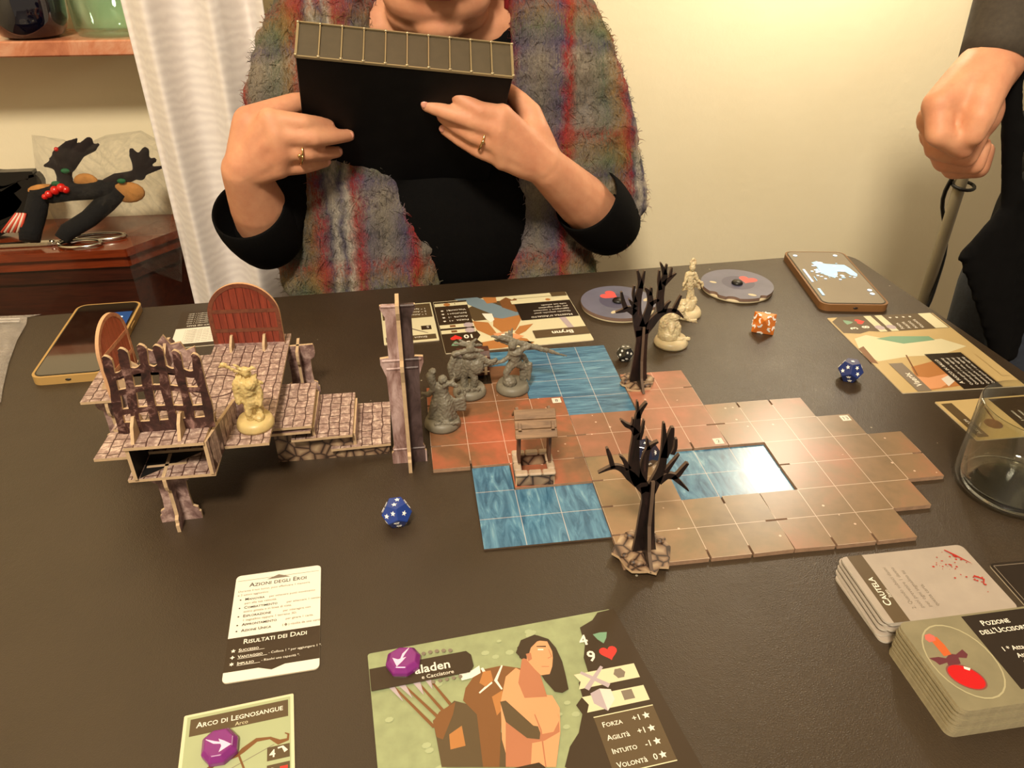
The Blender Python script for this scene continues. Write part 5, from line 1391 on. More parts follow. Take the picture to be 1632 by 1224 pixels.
def sc_lancer(mb, h):     # lunging figure with long lance and trailing blade
    E_(mb, (-.1, -.1, h + .08), (.22, .2, .2)); limb(mb, [(-.18, -.1, h + .1), (-.2, -.08, h + .4), (0, 0, h + .66)], [.09, .1, .14]); limb(mb, [(.36, .1, h), (.38, .12, h + .42), (.1, 0, h + .68)], [.08, .1, .14])
    limb(mb, [(.5, .0, h + .05), (.52, .05, h + .55)], [.05, .09]); limb(mb, [(.28, .1, h + .02), (.3, .1, h + .5)], [.05, .07])
    E_(mb, (.06, 0, h + .86), (.18, .15, .25)); E_(mb, (.1, -.04, h + 1.05), (.22, .16, .13)); E_(mb, (-.02, -.08, h + 1.3), (.13, .13, .14))
    limb(mb, [(-.62, 0, h + 1.62), (-.3, 0, h + 1.52), (.3, -.02, h + 1.3), (.9, -.04, h + 1.08), (1.6, -.06, h + .82)], [.03, .07, .09, .07, .025])
    E_(mb, (.62, -.04, h + 1.2), (.22, .06, .07)); E_(mb, (.95, -.04, h + 1.07), (.14, .07, .07))
    limb(mb, [(.2, -.05, h + 1.1), (.36, -.1, h + 1.2), (.5, -.08, h + 1.25)], [.09, .07, .07]); limb(mb, [(-.05, -.02, h + 1.1), (-.12, -.05, h + .9), (-.34, -.1, h + .8)], [.08, .07, .06])
    limb(mb, [(-.26, -.1, h + .8), (-.6, -.12, h + .78), (-.98, -.14, h + .7)], [.05, .07, .05])
    for i in range(6): limb(mb, [(-.05, .05, h + 1.3), (-.5 + .1 * i, .1, h + 1.42 + .07 * i)], [.07, .03], n=6)
    limb(mb, [(.1, .1, h + 1.0), (.35, .2, h + .75), (.5, .25, h + .5)], [.09, .1, .05])
def sc_cape(mb, h):       # robed figure with swept cape
    for i in range(7):
        a = i / 6; limb(mb, [(0, .05, h + 1.0), (-.18 + .36 * a, -.05 + .1 * math.sin(a * 6), h + .5), (-.32 + .64 * a, -.1 + .12 * math.cos(a * 5), h + .02)], [.14, .13, .1])
    for i in range(4): limb(mb, [(.1, .05, h + .72 - .07 * i), (.36, .02, h + .5 - .09 * i), (.62, .05, h + .55 - .12 * i), (.66, .05, h + .75 - .14 * i)], [.08, .07, .06, .03])
    E_(mb, (.02, 0, h + .95), (.2, .16, .24)); E_(mb, (.06, -.1, h + 1.3), (.13, .13, .13)); limb(mb, [(-.2, 0, h + 1.05), (-.26, .02, h + 1.36)], [.1, .12]); E_(mb, (-.2, .03, h + 1.48), (.11, .1, .1))
    limb(mb, [(.1, -.1, h + 1.12), (.3, -.16, h + 1.2), (.42, -.2, h + 1.12)], [.1, .07, .06]); limb(mb, [(-.15, 0, h + 1.0), (-.36, -.05, h + .8), (-.5, -.05, h + .86)], [.09, .07, .05])
    limb(mb, [(-.62, -.05, h + .62), (-.35, -.05, h + .82)], [.03, .04]); limb(mb, [(.3, -.1, h + 1.2), (.4, -.12, h + 1.36), (.36, -.1, h + 1.5)], [.05, .04, .02])
    for i in range(6): E_(mb, (-.2 + .12 * i, -.36, h + .02), (.06, .05, .07))
def sc_tall(mb, h):       # tall slender figure standing on a rock
    E_(mb, (-.05, 0, h + .1), (.4, .34, .26)); E_(mb, (-.2, -.1, h + .26), (.18, .18, .14)); E_(mb, (.28, 0, h + .28), (.12, .12, .2))
    limb(mb, [(.2, 0, h + .42), (.12, 0, h + .75), (.02, 0, h + 1.02)], [.08, .08, .13]); limb(mb, [(.0, 0, h + .3), (.05, .02, h + .7), (-.02, 0, h + 1.0)], [.08, .09, .13])
    E_(mb, (0, 0, h + 1.2), (.15, .13, .26)); E_(mb, (0, 0, h + 1.42), (.17, .12, .1)); E_(mb, (.01, -.02, h + 1.66), (.12, .13, .15)); E_(mb, (.04, 0, h + 1.82), (.13, .1, .07))
    limb(mb, [(-.15, 0, h + 1.42), (-.22, -.06, h + 1.15), (-.3, -.1, h + .98)], [.08, .06, .05]); limb(mb, [(.15, 0, h + 1.4), (.3, -.03, h + 1.12), (.5, -.04, h + 1.02), (.52, -.04, h + .86)], [.08, .06, .05, .04])
    for i in range(6): limb(mb, [(.0, .05, h + 1.0), (-.2 + .1 * i, .1, h + .72 + .03 * i)], [.1, .05])
    limb(mb, [(.12, .05, h + 1.05), (.35, .08, h + .95), (.46, .05, h + .75)], [.09, .09, .05]); limb(mb, [(-.1, 0, h + 1.85), (.0, 0, h + 1.98), (.12, 0, h + 1.94)], [.04, .05, .03])
def sc_crouch(mb, h):     # crouching figure leaning over a rock, arm stretched out
    E_(mb, (-.12, 0, h + .12), (.36, .34, .3)); E_(mb, (-.28, .05, h + .4), (.16, .2, .34)); limb(mb, [(-.38, .05, h + .1), (-.36, .05, h + .6), (-.18, 0, h + .9)], [.1, .1, .1])
    limb(mb, [(.2, 0, h), (.16, -.05, h + .35), (-.02, 0, h + .62)], [.09, .11, .16]); limb(mb, [(-.05, -.2, h + .1), (-.12, -.2, h + .38), (-.05, 0, h + .6)], [.08, .1, .14])
    E_(mb, (.0, 0, h + .78), (.22, .17, .17)); E_(mb, (.14, -.03, h + .92), (.2, .16, .15)); E_(mb, (.2, -.08, h + 1.08), (.12, .12, .12))
    limb(mb, [(.22, -.05, h + .9), (.4, -.08, h + .72), (.56, -.1, h + .64), (.74, -.1, h + .66)], [.09, .07, .05, .04]); limb(mb, [(.56, -.1, h + .64), (.76, -.1, h + .56)], [.05, .03])
    for i in range(6): limb(mb, [(-.1, .05, h + .92), (-.28 + .1 * i, -.1, h + .6 - .04 * i)], [.09, .05])
    for i in range(5): E_(mb, (.1 + .1 * i, -.2, h + .02), (.09, .07, .07))
mini('cream plastic horned brute figurine standing on the stone platform', -10.2, -5.72, ZP, .05, M_CREAMP, sc_brute, .44, sc=(.74, .8, .92))
mini('grey plastic figurine with round wing shield, middle of the three grey ones', -4.72, -2.45, ZL, .0, M_GREYP, sc_wing, .49, group='grey figures on the red tile')
mini('grey plastic figurine holding a long lance over the water tile', -3.42, -2.4, ZL, .0, M_GREYP, sc_lancer, .49, group='grey figures on the red tile')
mini('grey plastic caped figurine right beside the tall stone column', -5.62, -3.98, ZL, .0, M_GREYP, sc_cape, .5, group='grey figures on the red tile')
mini('tall pale cream figurine on rock between rear tree and right dial', 3.5, 1.95, .003, .0, M_PALEP, sc_tall, .54, sc=(.9, .9, .95), group='pale figures behind the rear tree')
mini('pale cream crouching figurine with outstretched arm right of rear tree', 2.28, -.1, .003, .0, M_PALEP, sc_crouch, .56, group='pale figures behind the rear tree')
# little card chest behind the grey figures
def chest():
    t = thing('chest', 'small dark brown card treasure chest behind the grey winged figure', 'terrain', (-4.5, -1.25, ZL), .05)
    m = wood_mat('printed_chest_wood', (44, 22, 16), (84, 44, 30), (60, 60, 60), .5, 0)
    mb = MB(); mb.box((0, 0, .28), (.95, .55, .55)); mb.build('chest_body', m, t)
    mb = MB(); mb.prism([(-.3, 0), (.3, 0), (.3, .1), (.16, .24), (-.16, .24), (-.3, .1)], -.5, .5, Matrix.Translation((0, 0, .56)) @ UPX); mb.build('lid', m, t)
    for x in (-.36, 0, .36):
        mb = MB(); mb.box((x, -.29, .36), (.08, .03, .66)); mb.build('iron_band', M_KRAFT, t)
    for z in (.14, .36): mb = MB(); mb.box((0, -.285, z), (.95, .02, .03)); mb.build('board_line', M_KRAFT, t)
chest()

# ================================================================== PEOPLE
def skin_mat():
    k = NT('skin'); v = k.coord(); n = k.noise(v, 30, 5, .6); n2 = k.noise(v, 420, 3)
    k.set(Base_Color=k.ramp(n, [(.3, lin((196, 132, 100))), (.7, lin((216, 158, 122)))]), Roughness=.58)
    k.b.inputs['Subsurface Weight'].default_value = .15; k.b.inputs['Subsurface Radius'].default_value = (.012, .004, .002); k.b.inputs['Subsurface Scale'].default_value = .5
    k.bump(n2, .12, .0008); return k.m
M_SKIN = skin_mat()
M_NAIL = flat('fingernail', (214, 150, 128), .3)
M_BLACK = flat('black_knit', (8, 7, 7), .9, .2, 200, bump=.2, bscale=700, spec=.12)
def shawl_mat():
    k = NT('plaid_mohair_wool')
    tc = k.n('ShaderNodeTexCoord'); mp = k.n('ShaderNodeMapping'); k.l(tc.outputs['Object'], mp.inputs[0]); mp.inputs['Scale'].default_value = (1 / S,) * 3
    wn = k.n('ShaderNodeTexNoise', i_Vector=mp.outputs[0]); wn.inputs['Scale'].default_value = 1.6; wn.inputs['Detail'].default_value = 5
    ve = k.n('ShaderNodeVectorMath', operation='MULTIPLY_ADD'); k.l(wn.outputs['Color'], ve.inputs[0]); ve.inputs[1].default_value = (.75, .75, .75); k.l(mp.outputs[0], ve.inputs[2])
    sep = k.n('ShaderNodeSeparateXYZ'); k.l(ve.outputs[0], sep.inputs[0])
    fx = k.math('FRACT', k.math('MULTIPLY', sep.outputs[0], 1 / 6.2)); fz = k.math('FRACT', k.math('MULTIPLY', k.math('ADD', sep.outputs[2], k.math('MULTIPLY', sep.outputs[1], .3)), 1 / 5.0))
    g = (96, 90, 88)
    cx = k.ramp(fx, [(0.0, lin((128, 118, 102))), (.10, lin((84, 96, 70))), (.18, lin((150, 116, 70))), (.25, lin((176, 30, 36))), (.30, lin((60, 44, 80))), (.345, lin((232, 222, 208))), (.39, lin((64, 54, 98))), (.43, lin((232, 222, 208))), (.48, lin((184, 32, 38))), (.55, lin((110, 98, 116))), (.66, lin((150, 140, 126))), (.78, lin((96, 84, 118))), (.84, lin((196, 48, 50))), (.90, lin((146, 134, 120)))])
    cz = k.ramp(fz, [(0.0, lin((30, 28, 34))), (.14, lin((140, 132, 118))), (.3, lin((200, 188, 170))), (.4, lin((78, 66, 108))), (.5, lin((108, 122, 84))), (.6, lin((168, 138, 92))), (.72, lin((178, 66, 58))), (.8, lin((140, 130, 124))), (.95, lin((24, 24, 32)))])
    ms = k.n('ShaderNodeMapping'); k.l(mp.outputs[0], ms.inputs[0]); ms.inputs['Scale'].default_value = (1.6, 1, .55); sp = k.noise(ms.outputs[0], 7, 5, .7)
    col = k.mix(k.ramp(sp, [(.42, (0.1, .1, .1, 1)), (.6, (.7, .7, .7, 1))]), cx, cz)
    fl = k.noise(ms.outputs[0], 20, 4, .8)
    col = k.mix(k.ramp(fl, [(.5, (0, 0, 0, 1)), (.75, (.5, .5, .5, 1))]), col, lin((196, 186, 174)))
    col = k.mix(k.ramp(fl, [(.25, (.75, .75, .75, 1)), (.46, (0, 0, 0, 1))]), col, lin((34, 30, 34)))
    hs = k.n('ShaderNodeHueSaturation'); hs.inputs['Saturation'].default_value = 1.25; hs.inputs['Value'].default_value = 1.12; k.l(col, hs.inputs['Color']); k.set(Base_Color=hs.outputs[0], Roughness=.95); k.b.inputs['Sheen Weight'].default_value = .12; k.b.inputs['Sheen Roughness'].default_value = .5
    k.bump(k.math('ADD', fl, k.math('MULTIPLY', sp, 1.5)), 1.0, .006); return k.m
M_SHAWL = shawl_mat()
def wblob(name, fn, vox, mat, root, parent, smooth=6, rough=None):
    def b(mb):
        fn(mb)
        r = Vector(root)
        mb.v = [v - r for v in mb.v]
    return blob(name, b, vox, mat, parent, smooth, rough)
def P3(px, py, y): a = V(px, py, y); return (a[0], y, a[1])

def seated_woman():
    root = (-4.6, 11.5, FL)
    t = thing('person', 'seated person in plaid wool shawl and black top reading a dark case with both hands', 'person', root)
    q = math.radians(17); Hc = Vector((-4.6, 9.4, 12.35)); f = Vector((0, -math.cos(q), -math.sin(q))); u = Vector((0, -math.sin(q), math.cos(q))); s = Vector((1, 0, 0))
    HP = lambda a, b, c: Hc + s * a + f * b + u * c
    RH = Matrix((s, -f, u)).transposed()
    # joints seen in the photo
    A_w = P3(388, 272, 6.4); A_el = P3(428, 366, 8.2); A_sh = P3(505, 60, 11.5)
    B_w = P3(872, 268, 6.4); B_el = P3(962, 352, 8.6); B_sh = P3(885, 50, 11.5)
    handA = {'mcp': [P3(430, 190, 5.9), P3(440, 215, 5.75), P3(446, 242, 5.8), P3(444, 267, 6.0)],
             'f': [[P3(484, 196, 5.95), P3(508, 198, 6.35), P3(524, 200, 6.7)], [P3(500, 220, 5.9), P3(532, 218, 6.4), P3(556, 216, 6.9)],
                   [P3(492, 244, 6.05), P3(518, 244, 6.6), P3(538, 242, 7.0)], [P3(480, 266, 6.25), P3(502, 262, 6.7), P3(520, 258, 7.1)]],
             'th': [P3(398, 196, 6.5), P3(440, 176, 6.9), P3(470, 165, 7.3), P3(492, 160, 7.7)]}
    handB = {'mcp': [P3(800, 184, 5.7), P3(794, 207, 5.6), P3(796, 232, 5.7), P3(802, 254, 5.9)],
             'f': [[P3(764, 176, 5.6), P3(742, 163, 5.75), P3(724, 149, 5.9)], [P3(752, 192, 5.6), P3(712, 179, 5.85), P3(680, 168, 6.1)],
                   [P3(756, 217, 5.75), P3(728, 202, 6.1), P3(704, 186, 6.4)], [P3(764, 241, 5.95), P3(734, 224, 6.3), P3(708, 207, 6.6)]],
             'th': [P3(852, 212, 6.5), P3(846, 182, 6.8), P3(828, 162, 7.2), P3(812, 146, 7.6)]}
    def hand(mb, w_, H):
        W = Vector(w_)
        mm = [Vector(m) for m in H['mcp']]
        for i, m in enumerate(mm):
            limb(mb, [W + (m - W) * .12, W + (m - W) * .55, m], [.78 - .04 * i, .56, .4], n=12)
        for i in range(3): limb(mb, [mm[i], mm[i + 1]], [.42, .42]); limb(mb, [W + (mm[i] - W) * .6, W + (mm[i + 1] - W) * .6], [.52, .52])
        for i, fg in enumerate(H['f']):
            r = (.32, .32, .3, .27)[i]; limb(mb, [mm[i]] + [Vector(v) for v in fg], [r + .05, r, r * .88, r * .72], n=12)
        th = [Vector(v) for v in H['th']]
        limb(mb, [W] + th, [.7, .6, .44, .38, .3])
    def body(mb):
        for c, r in ((( 0, .15, 1.0), (2.45, 3.0, 2.9)), ((0, .9, -.9), (2.1, 2.2, 2.3)), ((0, 1.2, -2.2), (2.0, 1.6, 1.3)), ((0, 2.05, -2.95), (.95, .8, .62)), ((0, 1.0, -3.0), (1.9, 1.4, .8))):
            mb.ell(HP(*c), (r[0], r[1], r[2]), n=24, R=RH)
        for sx in (-1, 1):
            mb.ell(HP(sx * 1.25, 1.75, -.9), (.75, .55, .6), n=14, R=RH); mb.ell(HP(sx * 2.5, -.1, -.3), (.22, .5, .85), n=12, R=RH)
        limb(mb, [HP(0, 2.75, .35), HP(0, 3.15, -.5), HP(0, 3.3, -.95)], [.28, .34, .42]); mb.ell(HP(0, 2.68, -1.54), (.85, .35, .3), n=14, R=RH)
        limb(mb, [HP(0, -.6, -1.2), (-4.6, 11.3, 9.2), (-4.6, 11.8, 7.2)], [1.9, 2.0, 2.5])
        for c, r in (((-4.6, 12.2, 4.8), (4.7, 2.8, 4.2)), ((-4.6, 12.2, 0), (4.4, 2.9, 4.4)), ((-4.6, 12.3, -5.8), (5.2, 3.6, 3.8))): mb.ell(c, r, n=24)
        mb.ell((-4.6, 10.7, 8.5), (3.9, 1.7, 1.6), n=20)
        for sh, el, w_ in ((A_sh, A_el, A_w), (B_sh, B_el, B_w)):
            limb(mb, [(-4.6, 11.9, 8.4), sh, (Vector(sh) + Vector(el)) / 2, el], [2.0, 1.55, 1.3, 1.1], n=16)
            m = (Vector(el) * .55 + Vector(w_) * .45); limb(mb, [el, m, w_], [1.15, 1.05, .78], n=16)
        hand(mb, A_w, handA); hand(mb, B_w, handB)
        for sx in (-1, 1): limb(mb, [(-4.6 + sx * 2.6, 12, -7), (-4.6 + sx * 3.0, 4.5, -7.4), (-4.6 + sx * 3.0, 5.0, -15), (-4.6 + sx * 3, 5.2, -22.6)], [2.7, 2.1, 1.7, 1.1], n=16)
    b = wblob('body', body, .09, M_SKIN, root, t, 4)
    # nails
    for H in (handA, handB):
        for fg in H['f']:
            p1 = Vector(fg[2]); p0 = Vector(fg[1]); d = (p1 - p0).normalized(); n_ = Vector((0, -1, .25)).normalized()
            mb = MB(); mb.ell(p1 + d * .08 + n_ * .19 - Vector(root), (.14, .06, .14), n=10); mb.build('fingernail', M_NAIL, b)
    # rings on both ring fingers
    gold = flat('thin_gold_ring', (224, 190, 130), .15, metal=1)
    for H, fr in ((handA, .72), (handB, .7)):
        a = Vector(H['mcp'][2]); c = Vector(H['f'][2][0]); d = (c - a).normalized(); ctr = a.lerp(c, fr)
        X = d.cross(Vector((0, 0, 1))).normalized(); Y = d.cross(X)
        mb = MB(); mb.tube([ctr - Vector(root) + (X * math.cos(k * .2618) + Y * math.sin(k * .2618)) * .385 for k in range(25)], .04, 8)
        mb.ell(ctr - Vector(root) + Vector((0, -.4, 0)), (.07, .05, .07)); mb.build('ring', gold, t)
    # face details
    for sx in (-1, 1):
        mb = MB(); mb.ell(HP(sx * .95, 2.5, .05) - Vector(root), (.34, .3, .26)); e = mb.build('eye', flat('eye_white', (230, 222, 210), .3), t)
        mb = MB(); mb.ell(HP(sx * .95, 2.78, .0) - Vector(root), (.14, .06, .14)); mb.build('iris', flat('brown_iris', (70, 44, 26), .2), e)
        mb = MB(); mb.tube([HP(sx * .5, 2.85, .62) - Vector(root), HP(sx * 1.0, 2.8, .78) - Vector(root), HP(sx * 1.5, 2.45, .6) - Vector(root)], [.07, .1, .05], 8); mb.build('eyebrow', flat('brown_hair', (58, 36, 22), .6), t)
    for dz, r in ((-1.42, .12), (-1.64, .14)):
        mb = MB(); mb.tube([HP(-.75, 2.7, -1.53) - Vector(root), HP(-.3, 3.0, dz) - Vector(root), HP(.3, 3.0, dz) - Vector(root), HP(.75, 2.7, -1.53) - Vector(root)], [.05, r, r, .05], 10); mb.build('lip', flat('lips', (180, 92, 82), .4), t)
    def hair(mb):
        mb.ell(HP(0, -.25, 1.4), (2.75, 3.1, 2.9), n=24, R=RH); mb.ell(HP(0, -1.6, -.4), (2.5, 1.9, 2.9), n=20, R=RH)
        for sx in (-1, 1): limb(mb, [HP(sx * 2.2, .9, 2.0), HP(sx * 2.6, -.2, .4), HP(sx * 2.3, -1.3, -1.6)], [.7, .65, .7])
    wblob('hair', hair, .14, flat('brown_hair', (58, 36, 22), .6, .3, 300, bump=.6, bscale=500), root, t, 3)
    # black top with its bell sleeves
    def top(mb):
        for c, r in (((-4.6, 11.9, 4.4), (5.0, 3.2, 4.1)), ((-4.3, 11.3, 1.0), (4.6, 3.4, 4.6)), ((-4.5, 11.6, -4.5), (5.2, 4.0, 4.0))): mb.ell(c, r, n=26)
        mb.ell((-6.5, 10.3, 4.2), (2.2, 1.9, 2.2), n=18); mb.ell((-2.8, 10.3, 4.2), (2.2, 1.9, 2.2), n=18)
        mb.ell((-4.6, 11.6, 6.6), (4.6, 2.3, 1.6), n=22); limb(mb, [(-8.0, 11.2, 9.4), (-7.2, 10.2, 8.2), (-5.6, 9.6, 7.0), (-3.6, 9.6, 7.0), (-2.0, 10.2, 8.3), (-1.2, 11.2, 9.6)], [.8, .8, .8, .8, .8, .8])
        for sh, el in ((A_sh, A_el), (B_sh, B_el)): limb(mb, [(-4.6, 11.9, 8.2), sh, (Vector(sh) + Vector(el)) / 2, el], [2.0, 1.7, 1.5, 1.3], n=18)
    wblob('black_top', top, .16, M_BLACK, root, t, 8)
    for nm, el, w_, px in (('A', A_el, A_w, None), ('B', B_el, B_w, None)):
        E0 = Vector(el) - Vector(root); W0 = Vector(w_) - Vector(root); d = (W0 - E0)
        back = -d.normalized() * .9
        c1 = E0 + d * (.52 if nm == 'A' else .5)
        side = Vector((-.3, 0, -.2)) if nm == 'A' else Vector((.3, .1, -.1))
        mb = MB(); mb.tube([E0 + back, E0 + side * .5, E0 + d * .3 + side, c1 + side * 1.2], [1.15, 1.35, 1.4, 1.3], 28, cap=False)
        o = mb.build('bell_sleeve', M_BLACK, t); m = o.modifiers.new('s', 'SOLIDIFY'); m.thickness = .004; m.offset = 1
        sb = o.modifiers.new('ss', 'SUBSURF'); sb.levels = 1; sb.render_levels = 1
    red = flat('dark_red_scarf', (128, 16, 20), .8, .2, 200)
    for pts in ([P3(575, -60, 10.6), P3(585, -20, 10.2), P3(588, 4, 9.9)], [P3(828, -60, 10.6), P3(820, -15, 10.0), P3(812, 16, 9.7)]):
        mb = MB(); mb.tube([Vector(a) - Vector(root) for a in pts], [.5, .42, .22], 12); mb.build('red_collar', red, t)
    # shawl
    def drape(mb, pts, n=14):
        for i in range(len(pts) - 1):
            (a, ra), (c, rc) = pts[i], pts[i + 1]
            L_ = (Vector(c) - Vector(a)).length; m = max(2, int(L_ / .45))
            for k in range(m + 1):
                f_ = k / m; mb.ell(Vector(a).lerp(Vector(c), f_), tuple(ra[j] + (rc[j] - ra[j]) * f_ for j in range(3)), n=n)
    def shawl(mb):
        for c, r in (((-4.6, 13.4, 5.2), (5.4, 2.4, 4.6)), ((-4.6, 13.4, 0), (5.4, 2.8, 5.0)), ((-4.6, 13.2, -4), (5.8, 3.4, 3.6))): mb.ell(c, r, n=24)
        drape(mb, [((-8.0, 10.6, 11.2), (1.2, 1.7, 1.1)), ((-8.6, 10.0, 8.8), (1.7, 1.5, 1.2)), ((-9.0, 9.4, 5.6), (2.2, 1.2, 1.2)), (P3(552, 330, 8.9), (2.5, 1.0, 1.1)), (P3(590, 400, 8.5), (2.9, 1.0, 1.0)), (P3(600, 455, 8.3), (2.7, 1.0, 1.1)), ((-7.6, 8.6, -3.4), (2.6, 1.1, 1.2))])
        drape(mb, [((-1.0, 10.6, 11.2), (1.2, 1.6, 1.1)), ((-.5, 10.0, 8.8), (1.5, 1.5, 1.2)), ((-.3, 9.6, 5.6), (1.7, 1.3, 1.2)), (P3(872, 330, 9.6), (1.5, 1.1, 1.1)), (P3(866, 400, 9.2), (1.6, 1.0, 1.0)), (P3(876, 446, 8.9), (1.9, 1.0, 1.1)), ((-.4, 9, -3.4), (2.4, 1.1, 1.2))])
        # shoulders and upper arms
        drape(mb, [(P3(585, -40, 11.6), (1.7, 1.9, 1.5)), (P3(520, 20, 11.5), (1.9, 1.9, 1.7)), (P3(485, 90, 11.1), (1.95, 1.9, 1.6)), (P3(470, 160, 10.4), (1.95, 1.9, 1.5)), (P3(466, 220, 9.9), (1.8, 1.6, 1.3)), (P3(492, 300, 9.7), (1.5, 1.3, 1.3)), (P3(510, 380, 9.6), (1.8, 1.3, 1.3)), (P3(520, 440, 9.3), (2.0, 1.3, 1.3))])
        drape(mb, [(P3(800, -50, 11.6), (1.7, 1.9, 1.5)), (P3(860, 0, 11.5), (1.9, 1.9, 1.7)), (P3(905, 90, 11.1), (2.0, 1.9, 1.6)), (P3(930, 170, 10.6), (2.05, 1.9, 1.5)), (P3(938, 205, 9.9), (2.0, 2.0, 1.6)), (P3(945, 250, 9.7), (2.0, 2.0, 1.5)), (P3(966, 312, 9.5), (1.85, 1.8, 1.4)), (P3(958, 355, 9.2), (1.6, 1.7, 1.2))])
        # ends trailing by the hip
        drape(mb, [(P3(900, 410, 9.6), (1.3, .8, 1.0)), (P3(910, 446, 9.4), (1.3, .8, 1.0))])
    sh = wblob('wool_shawl', shawl, .14, M_SHAWL, root, t, 5, rough=(.016, .011))
    # loose mohair fibres standing off the wool
    r_ = random.Random(21); me = sh.data; nv = len(me.vertices); vs = []; fs = []
    for i in range(16000):
        v = me.vertices[r_.randrange(nv)]; p = v.co / S; nn = v.normal
        tdir = nn.cross(Vector((r_.uniform(-1, 1), r_.uniform(-1, 1), r_.uniform(-1, 1)))).normalized()
        l_ = r_.uniform(.2, .5); q1 = p + nn * (l_ * .3) + tdir * (l_ * .5); q2 = p + nn * (l_ * r_.uniform(.2, .6)) + tdir * l_ + Vector((0, 0, -.08)); w_ = nn.cross(tdir) * .016
        b_ = len(vs); vs += [p - w_, p + w_, q1 + w_ * .7, q1 - w_ * .7, q2]; fs += [(b_, b_ + 1, b_ + 2, b_ + 3), (b_ + 3, b_ + 2, b_ + 4)]
    mb = MB(); mb.v = vs; mb.f = fs; mb.mi = [0] * len(fs); mb.sm = [False] * len(fs)
    tag(mb.build('wool_fuzz', M_SHAWL, t), kind='stuff')
    def trousers(mb):
        mb.ell((-4.6, 12.2, -7), (5.4, 3.8, 3.0), n=20)
        for sx in (-1, 1): limb(mb, [(-4.6 + sx * 2.6, 12, -7), (-4.6 + sx * 3.0, 4.5, -7.3), (-4.6 + sx * 3.0, 5.0, -15), (-4.6 + sx * 3, 5.2, -21.6)], [2.9, 2.35, 2.0, 1.5], n=16)
    wblob('trousers', trousers, .25, flat('dark_trousers', (26, 26, 32), .8), root, t, 4)
    for sx in (-1, 1):
        mb = MB(); mb.box((sx * 3, 5.0 - root[1] - 1.2, .9), (2.6, 6.8, 1.8), ch=.6); mb.build('shoe', flat('black_shoe', (18, 17, 17), .4), t, bevel=.3)
seated_woman()
def chair():
    t = thing('dining_chair', 'dark wooden chair under the seated person, mostly hidden behind the table', 'chair', (-4.6, 13, FL))
    m = wood_mat('chair_wood', (60, 34, 20), (92, 56, 32)); sz = -12.2 - FL
    mb = MB(); mb.box((0, 0, sz), (12.5, 12.0, 1.2), ch=.3); mb.build('seat', m, t)
    for x in (-6, 6):
        for y in (-5.4, 5.4): mb = MB(); mb.tube([(x, y, 0), (x, y, sz - .4)], [.45, .65], 10); mb.build('leg', m, t)
    for x in (-6, 6): mb = MB(); mb.tube([(x, 5.5, sz), (x, 5.8, sz + 14)], .55, 10); mb.build('back_post', m, t)
    for z in (8, 13.2): mb = MB(); mb.box((0, 5.75, sz + z), (12.5, .5, 1.6), ch=.15); mb.build('back_rail', m, t)
chair()

# ------------------------------------------------------------------ the dark case she is holding
def case():
    B0 = Vector((-9.35, 5.0, 8.42)); X = Vector((6.95, 0, -.78)); xl = X.length; X.normalize()
    d = Vector((0, .6, -.8)); d = (d - X * d.dot(X)).normalized(); h = X.cross(-d).normalized()
    if h.z < 0: h = -h
    # columns: x = X, y = d (away from viewer, down), z = h
    Mr = Matrix((X, d, h)).transposed()
    t = thing('game_case', 'flat black case with ten-panel metal-edged spine held by seated person', 'case', tuple(B0), rot=Mr.to_euler())
    D = 6.3; Hh = 1.42
    mb = MB(); mb.box((xl / 2, D / 2 + .06, Hh / 2), (xl, D, Hh), ch=.03)
    k = NT('black_lacquered_card'); v = k.coord(); n = k.noise(v, 40, 5); k.set(Base_Color=k.ramp(n, [(.45, lin((4, 4, 5))), (.8, lin((13, 12, 13)))]), Roughness=.6); k.b.inputs['Specular IOR Level'].default_value = .2
    mb.build('case_body', k.m, t)
    pm = flat('brown_grey_panel', (76, 66, 50), .5, .08, 90); wm = flat('pale_metal_edge', (176, 160, 128), .3, metal=.7)
    n = 10; sw = xl / n
    for i in range(n):
        mb = MB(); mb.box(((i + .5) * sw, .03, Hh / 2), (sw - .05, .05, Hh - .06), ch=.015); mb.build('panel', pm, t)
    for i in range(n + 1):
        mb = MB(); mb.box((i * sw, -.01, Hh / 2), (.045 if 0 < i < n else .08, .09, Hh)); mb.ell((i * sw, -.06, .03), (.06, .05, .05)); mb.ell((i * sw, -.06, Hh - .03), (.06, .05, .05)); mb.build('edge_strip', wm, t)
    for z in (0, Hh):
        mb = MB(); mb.box((xl / 2, -.01, z), (xl, .09, .045)); mb.build('edge_strip', wm, t)
case()

